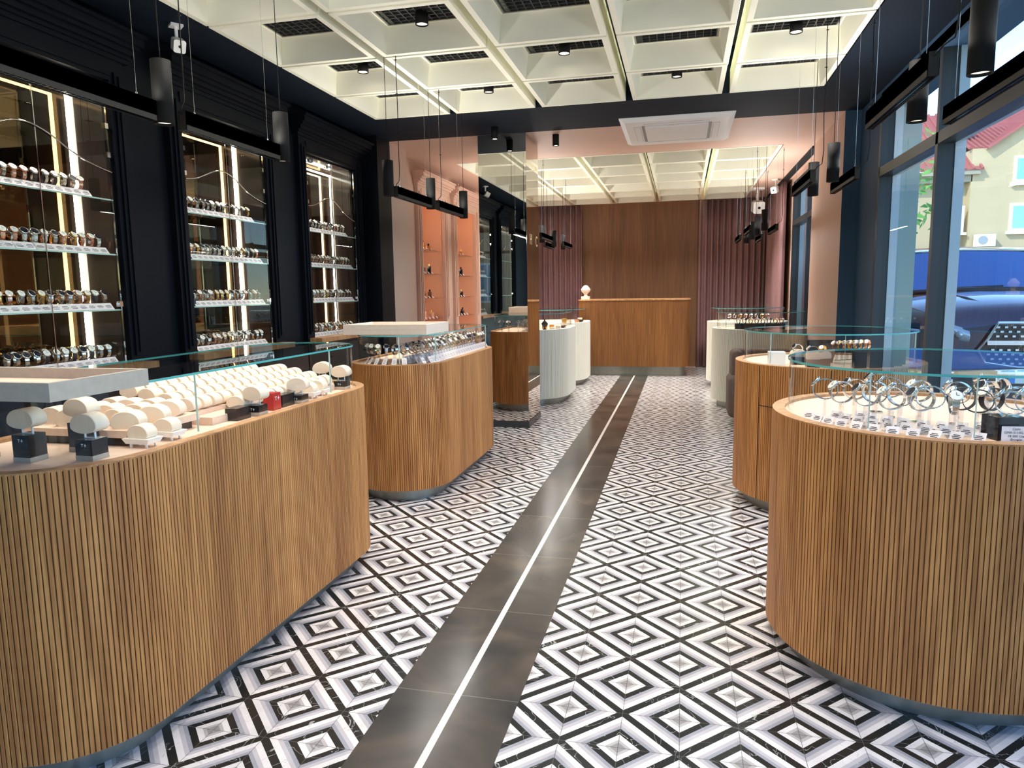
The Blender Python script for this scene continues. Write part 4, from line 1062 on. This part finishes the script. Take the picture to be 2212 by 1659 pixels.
mb = cushion(MB(), -.37, -.24, -.3, .2, .08, .52, .06); mb.obj('arm', [TAUPE], t)
mb = cushion(MB(), .24, .37, -.3, .2, .08, .52, .06); mb.obj('arm', [TAUPE], t)
mb = MB(); mb.box(-.26, .26, -.25, .3, 0, .12); mb.obj('base', [TAUPE], t)
t = thing('side_table', 'round taupe drum side table with white top before the armchair', 'side table', (.78, 7.38, 0))
mb = MB(); mb.lathe([(.0001, 0), (.17, 0), (.19, .03), (.20, .38), (.0001, .38)], n=36); mb.obj('drum', [TAUPE], t)
mb = MB(); mb.lathe([(.0001, .381), (.23, .381), (.235, .388), (.23, .396), (.0001, .396)], n=40); mb.obj('table_top', [WHITEP], t)

# pink wall niches: shelves with small goods
AMBER = mat('amber_bottle', (206, 128, 70), .15); DKB = mat('dark_bottle', (40, 28, 24), .2); PINKB = mat('pink_bottle', (222, 160, 140), .2)
for k, (a, b) in enumerate(PN[:2]):
    nm = ['front', 'rear'][k]
    mb = MB(); mb.box(-3.515, -3.50, a+.06, a+.09, .95, 2.62); o = mb.obj('led_strip', [LEDW]); tag(o, f'white vertical light strip in the {nm} peach niche', 'light strip', 'light strips in the peach niches')
    mb = MB()
    for q, z in enumerate((1.10, 1.38, 1.70, 2.01)):
        mb = MB(); mb.box(-3.515, -3.25, a+.008, b-.008, z-.008, z); o = mb.obj('glass_shelf', [ACRYL]); lv = ['bottom', 'lower', 'middle', 'top'][q]
        tag(o, f'{lv} glass shelf in the {nm} peach niche', 'shelf', 'glass shelves in the peach niches')
        for i in range(4 if q else 5):
            y = a+.15+i*.14; m = [[PINKB, BROWNL, BLACKG, AMBER], [DKB, DKB, DIALB, AMBER]][k][q]; h_ = .06+.02*((i+q) % 3)
            mb = MB(); mb.box(-.022, .022, -.02, .02, 0, h_); mb.cyl((0, 0, h_), .009, .008, 10, 1); mb.cyl((0, 0, h_+.008), .012, .022, 12, 1)
            o = mb.obj('perfume_bottle', [m, [GOLD, BLACK][(q+k) % 2]], None, (-3.36+.03*(i % 2), y, z+.0005)); tag(o, f'perfume bottle, {ORD[i]} from the column side, {lv} shelf, {nm} peach niche', 'bottle', 'bottles in the peach niches')
            o = inst(TAGS, 'price_card', None, (-3.285, y, z)); tag(o, f'price card, {ORD[i]} from the column side, {lv} shelf, {nm} peach niche', 'price card', 'price cards in the peach niches')

# ------------------------------------------------------------------ outside
GZ = .30
mb = MB(); mb.quad((1.9, -60, GZ-.1), (90, -60, GZ-.1), (90, 90, GZ-.1), (1.9, 90, GZ-.1)); mb.quad((-60, -60, -.05), (1.9, -60, -.05), (1.9, YF-.15, -.05), (-60, YF-.15, -.05))
struct(mb, 'ground', [mat('grey_paving', (178, 174, 166), .85, noise=.1, nscale=2)])
PLAS = mat('yellow_plaster', (186, 164, 128), .9, noise=.06, nscale=.6)
REDR = mat('red_tile_roof', (160, 84, 80), .7); WFR = mat('white_window_frame', (238, 240, 240), .5); PANE = mat('house_pane', (120, 170, 180), .08, spec=.8)
BY = 38.0
t = thing('house', 'yellow plastered house with red ridged roof across the street', 'building', (13, BY, 0))
def hp(mb, name, m): o = mb.obj(name, m, t); o.matrix_parent_inverse = Matrix.Translation((-13, -BY, 0)); return o
mb = MB()
gx0, gx1 = 12.97, 24.0
pts = [(gx0, 0), (gx1, 0), (gx1, 8.5), (18.9, 11.4), (13.6, 7.67), (gx0, 7.67)]
n = len(pts); V = [(x, BY, z) for x, z in pts]+[(x, BY+12, z) for x, z in pts]
mb.add(V, [tuple(range(n)), tuple(range(2*n-1, n-1, -1))]+[((i+1) % n, i, n+i, n+(i+1) % n) for i in range(n)])
mb.box(3.5, gx0, BY+.5, BY+11, 0, 6.4)
hp(mb, 'wall', [PLAS])
mb = MB()
def roofquad(mb, a, b, c, d, nrib, th=.1):
    a, b, c, d = map(Vector, (a, b, c, d)); mb.add([a, b, c, d], [(0, 1, 2, 3)])
    nn = (b-a).cross(d-a).normalized()
    if nn.z < 0: nn = -nn
    for k in range(nrib+1):
        u = k/nrib; p = a+(b-a)*u; q = d+(c-d)*u; mid = (p+q)/2; mb.obox(mid+nn*th*.4, (b-a).normalized()*.05, nn*th*.5, (q-p)/2)
roofquad(mb, (3.2, BY-.3, 6.7), (gx0+.35, BY-.3, 6.7), (gx0+.35, BY+5.5, 10.4), (3.2, BY+5.5, 10.4), 28)
roofquad(mb, (gx0-.1, BY+.06, 7.67), (17.2, BY+.06, 7.67), (17.2, BY+3.4, 9.2), (gx0-.1, BY+3.4, 9.2), 18)
roofquad(mb, (13.5, BY+12, 7.6), (13.5, BY-.3, 7.6), (18.9, BY-.3, 11.45), (18.9, BY+12, 11.45), 26)
roofquad(mb, (24.4, BY+12, 8.3), (24.4, BY-.3, 8.3), (18.9, BY-.3, 11.45), (18.9, BY+12, 11.45), 26)
hp(mb, 'roof', [REDR])
mb = MB(); mb.box(3.2, gx0+.3, BY-.25, BY+.55, 6.5, 6.68); mb.box(3.2, gx0+.05, BY+.0, BY+.55, 6.2, 6.5); hp(mb, 'eaves', [mat('eaves_board', (150, 140, 122), .8)])
mb = MB(); mb.box(12.3, 12.93, BY+1.0, BY+1.9, 7.2, 9.6); hp(mb, 'chimney', [mat('white_chimney', (200, 196, 190), .8)])
def hwin(x0, x1, z0, z1):
    mb = MB(); mb.box(x0, x1, BY-.08, BY+.02, z0, z1); f = hp(mb, 'window', [WFR])
    mb = MB(); m_ = (x0+x1)/2
    for u0, u1 in ((x0+.12, m_-.05), (m_+.05, x1-.12)): mb.box(u0, u1, BY-.09, BY-.06, z0+.12, z1-.12)
    o = mb.obj('window_glass', [PANE], f)
    mb = MB(); mb.box(x0-.1, x1+.1, BY-.2, BY, z0-.14, z0-.02); mb.obj('sill', [WFR], f)
hwin(14.68, 16.2, 6.08, 7.25); hwin(14.64, 16.1, 3.88, 5.13); hwin(12.0, 12.76, 3.9, 5.1)
hwin(18.0, 19.6, 6.0, 7.3); hwin(18.0, 19.6, 3.8, 5.1)
mb = MB(); mb.box(3.4, 24.1, BY-.12, BY+.02, 0, 2.95); mb.box(3.4, 24.1, BY-.2, BY+.02, 2.95, 3.08); hp(mb, 'plinth', [mat('plinth_brown', (122, 106, 86), .9)])
# neighbouring pale building and trees on the street, further along
def tree(x, y, z, h, s, label, seed):
    rnd = random.Random(seed); t = thing('tree', label, 'tree', (x, y, z), 'street trees')
    mb = MB(); mb.tube([(0, 0, 0), (.05, 0, h*.35), (0, .05, h*.6)], .12*s, 10); mb.obj('trunk', [mat('bark', (92, 74, 58), .9)], t)
    mb = MB()
    for k in range(1400):
        th = rnd.uniform(0, 2*PI); ph = rnd.uniform(-1, 1); rr = rnd.uniform(.55, 1.0)**.5*(1+.25*math.sin(3*th+seed)+.15*math.sin(5*ph*3))
        c = Vector((math.cos(th)*math.sqrt(1-ph*ph)*rr*s*1.3, math.sin(th)*math.sqrt(1-ph*ph)*rr*s*1.3, h*.62+ph*rr*h*.36))
        u = Vector((rnd.gauss(0, 1), rnd.gauss(0, 1), rnd.gauss(0, 1))).normalized(); v_ = u.orthogonal().normalized(); L_ = .13*rnd.uniform(.7, 1.4)
        mb.add([c-u*L_, c+v_*L_*.5, c+u*L_, c-v_*L_*.5], [(0, 1, 2, 3)])
    mb.obj('foliage', [LEAF], t)
LEAF = mat('tree_leaves', (96, 146, 62), .6, noise=.3, nscale=2)
tree(4.4, 22.5, GZ-.1, 6.2, 1.6, 'green street tree outside the window of the pink room', 3)
tree(5.3, 27.5, GZ-.1, 6.8, 2.0, 'green street tree further down the street from the pink room', 5)
tree(-4.5, -9, -.05, 6, 1.8, 'green tree across the street before the entrance', 9)
mb = MB(); mb.box(-9, 9, -16, -13.5, -.05, 6.5); mb.box(-9.2, 9.2, -16.2, -13.3, 6.5, 6.8, 1)
t_ = mb.obj('house', [PLAS, REDR]); tag(t_, 'long yellow house across the street before the entrance', 'building')
for k in range(6):
    mb = MB(); x0 = -7.4+k*2.7; mb.box(x0, x0+1.1, -13.5, -13.44, 1, 2.6); mb.box(x0+.08, x0+.51, -13.46, -13.42, 1.08, 2.52, 1); mb.box(x0+.59, x0+1.02, -13.46, -13.42, 1.08, 2.52, 1); mb.obj('window', [WFR, PANE], t_)

# car -------------------------------------------------------------
CARB = mat('dark_blue_car_paint', (20, 30, 58), .14, metal=.4, coat=1.0); CARG = mat('car_glass', (60, 108, 168), .05, metal=.6, spec=1.0); TYRE = mat('tyre', (24, 24, 24), .8)  # blue of the car glass carries the sky's reflection in its base colour
CPL = mat('black_trim', (26, 26, 28), .4); CHLAMP = mat('headlamp', (170, 180, 186), .08, metal=.5)
car = thing('car', 'dark blue sport utility car parked nose towards the window', 'car', (2.93, 6.75, GZ-.1), None, 0)
def carpart(mb, name, m): return mb.obj(name, m, car)
def loft(mb, secs, mi=0, close=True):
    n = len(secs[0]); P = [p for s in secs for p in s]; F = []
    for k in range(len(secs)-1):
        for i in range(n-1 if not close else n): j = (i+1) % n; F.append((k*n+i, k*n+j, (k+1)*n+j, (k+1)*n+i))
    mb.add(P, F, mi, True); mb.add(secs[0][::-1], [tuple(range(n))], mi); mb.add(secs[-1], [tuple(range(n))], mi)
def bsec(y, hw, z0, z1, shoulder, crown=.04):
    """half-symmetric body section at y"""
    R_ = [(hw*.93, z0), (hw, z0+.12), (hw, shoulder-.12), (hw*.97, shoulder-.02), (hw*.86, z1-.02), (hw*.55, z1+crown*.6), (hw*.2, z1+crown)]
    return [(x, y, z) for x, z in R_]+[(-x, y, z) for x, z in reversed(R_)]
mb = MB()
loft(mb, [bsec(0.0, .70, .32, .90, .86, .02), bsec(.05, .88, .28, .98, .92), bsec(.22, .96, .24, 1.04, .98, .05), bsec(.6, .985, .22, 1.10, 1.02, .06), bsec(1.25, .99, .22, 1.17, 1.06, .05), bsec(3.5, .99, .22, 1.17, 1.08, .04), bsec(4.6, .97, .26, 1.15, 1.06, .03), bsec(4.88, .85, .4, 1.0, .9, .02)])
for sx in (-1, 1): mb.tube([(sx*.30, .16, 1.035), (sx*.42, .5, 1.125), (sx*.52, 1.05, 1.195)], .016, 8)
carpart(mb, 'body', [CARB])
def cab(y, hw, z): return [(hw, y, z), (hw*.5, y, z+.02), (0, y, z+.03), (-hw*.5, y, z+.02), (-hw, y, z)]
mb = MB()
S = [(1.15, .86, 1.16), (1.95, .70, 1.60), (2.15, .68, 1.64)]
mb.add(cab(*S[0])+cab(*S[1]), [(i, i+1, 6+i, 5+i) for i in range(4)], 0, True)
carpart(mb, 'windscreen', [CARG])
mb = MB(); mb.tube([(-.86, 1.14, 1.175), (-.4, 1.06, 1.2), (0, 1.04, 1.205), (.4, 1.06, 1.2), (.86, 1.14, 1.175)], .022, 8); mb.tube([(-.5, 1.08, 1.215), (.1, 1.13, 1.235)], .009, 6); carpart(mb, 'wiper_cowl', [CPL])
mb = MB()
for s in (-1, 1):
    mb.add([(s*.88, 1.25, 1.16), (s*.90, 4.3, 1.16), (s*.73, 4.0, 1.58), (s*.70, 2.0, 1.60)], [(0, 1, 2, 3)])
mb.add([(-.88, 4.75, 1.15), (.88, 4.75, 1.15), (.68, 4.2, 1.58), (-.68, 4.2, 1.58)], [(0, 1, 2, 3)])
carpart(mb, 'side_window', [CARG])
mb = MB(); loft(mb, [cab(1.92, .72, 1.595), cab(2.2, .71, 1.64), cab(3.2, .71, 1.67), cab(4.25, .69, 1.60)], close=False)
for s in (-1, 1):
    mb.tube([(s*.87, 1.15, 1.17), (s*.715, 1.95, 1.605)], .025, 8); mb.tube([(s*.89, 4.7, 1.16), (s*.70, 4.2, 1.6)], .04, 8); mb.tube([(s*.90, 2.8, 1.16), (s*.72, 2.9, 1.63)], .03, 6)
carpart(mb, 'roof', [CARB])
# grille
mb = MB()
GP = [(-.43, .80), (-.50, .70), (-.44, .60), (-.2, .56), (.2, .56), (.44, .60), (.50, .70), (.43, .80), (.36, .93), (-.36, .93)]
mb.add([(x, -.025, z) for x, z in GP], [tuple(range(len(GP)))], 0)
gr = carpart(mb, 'grille', [CPL])
mb = MB(); mb.tube([(x, -.03, z) for x, z in GP], .014, 8, closed=True); mb.obox((0, -.045, .765), (.44, 0, 0), (0, .012, 0), (0, 0, .018))
mb.obj('chrome_bar', [CHROME], gr)
mb = MB()
for r in range(9):
    z = .59+r*.038
    for c in range(15):
        x = -.42+c*.06+(.03 if r % 2 else 0)
        if abs(z-.765) < .03 or abs(x) > .46-.9*max(0, z-.75)*.6 or abs(x) < .085 and abs(z-.765) < .1: continue
        mb.obox((x, -.032, z), (.012, 0, .0), (0, .004, 0), (0, 0, .008))
mb.obj('grille_dots', [CHROME], gr)
mb = MB(); mb.cyl((0, -.065, .765), .085, .03, 28, 0, axis='Y'); mb.tube([(.085*math.cos(a_*PI/14), -.068, .765+.085*math.sin(a_*PI/14)) for a_ in range(28)], .008, 8, 1, closed=True)
for a_ in (90, 210, 330): mb.obox((.04*math.cos(math.radians(a_)), -.07, .765+.04*math.sin(math.radians(a_))), (.04*math.cos(math.radians(a_)), 0, .04*math.sin(math.radians(a_))), (0, .004, 0), (-.006*math.sin(math.radians(a_)), 0, .006*math.cos(math.radians(a_))), 1)
carpart(mb, 'emblem', [CPL, CHROME])
for s in (-1, 1):
    mb = MB()
    secs = []
    for u in range(7):
        k = u/6; xx = s*(.56+.37*k); yy = .03+.20*k*k; zt = .86+.06*math.sin(PI*min(1, k*1.1)); zb = .76+.05*k
        secs.append([(xx, yy-.03, zt), (xx, yy-.055, (zt+zb)/2), (xx, yy-.03, zb), (xx, yy+.10, zb), (xx, yy+.12, zt)])
    loft(mb, secs)
    for u in range(3): mb.sphere((s*(.64+.1*u), -.005+.05*u, .83), .032, 6)
    hl = carpart(mb, 'headlamp', [CHLAMP])
    mb = MB(); mb.obox((s*1.06, 1.55, 1.20), (.09, 0, 0), (0, .05, 0), (0, 0, .07)); carpart(mb, 'wing_mirror', [CARB])
    for yy in (.95, 3.9):
        mb = MB(); mb.cyl((s*.99-(.12 if s > 0 else .1), yy, .36), .36, .22, 28, axis='X'); wh = carpart(mb, 'wheel', [TYRE])
        mb = MB(); mb.cyl((s*1.0-.01, yy, .36), .24, .02, 10, axis='X'); mb.obj('rim', [CHROME], wh)
mb = MB(); mb.box(-.7, .7, -.02, .1, .26, .44); carpart(mb, 'lower_intake', [CPL])
mb = MB(); mb.box(-.26, .26, -.05, -.03, .425, .535, 0); mb.box(-.26, -.215, -.052, -.05, .427, .533, 1); pl = carpart(mb, 'number_plate', [mat('plate_white', (236, 238, 236), .4), mat('plate_blue', (60, 140, 220), .4)])
text_mesh('AC 60', .11, INK, pl, (.03, -.053, .48), (PI/2, 0, 0), 'lettering', .0004)
# wall air unit on the house plinth
t = thing('outdoor_unit', 'white outdoor air unit with round fan on the yellow house wall', 'air conditioner', (13.6, BY-.3, 3.2))
mb = MB(); mb.box(-.4, .4, -.15, .19, 0, .55); mb.obj('casing', [WHITEP], t)
mb = MB(); mb.cyl((-.12, -.16, .28), .2, .012, 26, 0, axis='Y'); mb.obj('fan_guard', [GREYP], t)
print('watches', n_watch, 'objects', len(bpy.data.objects))
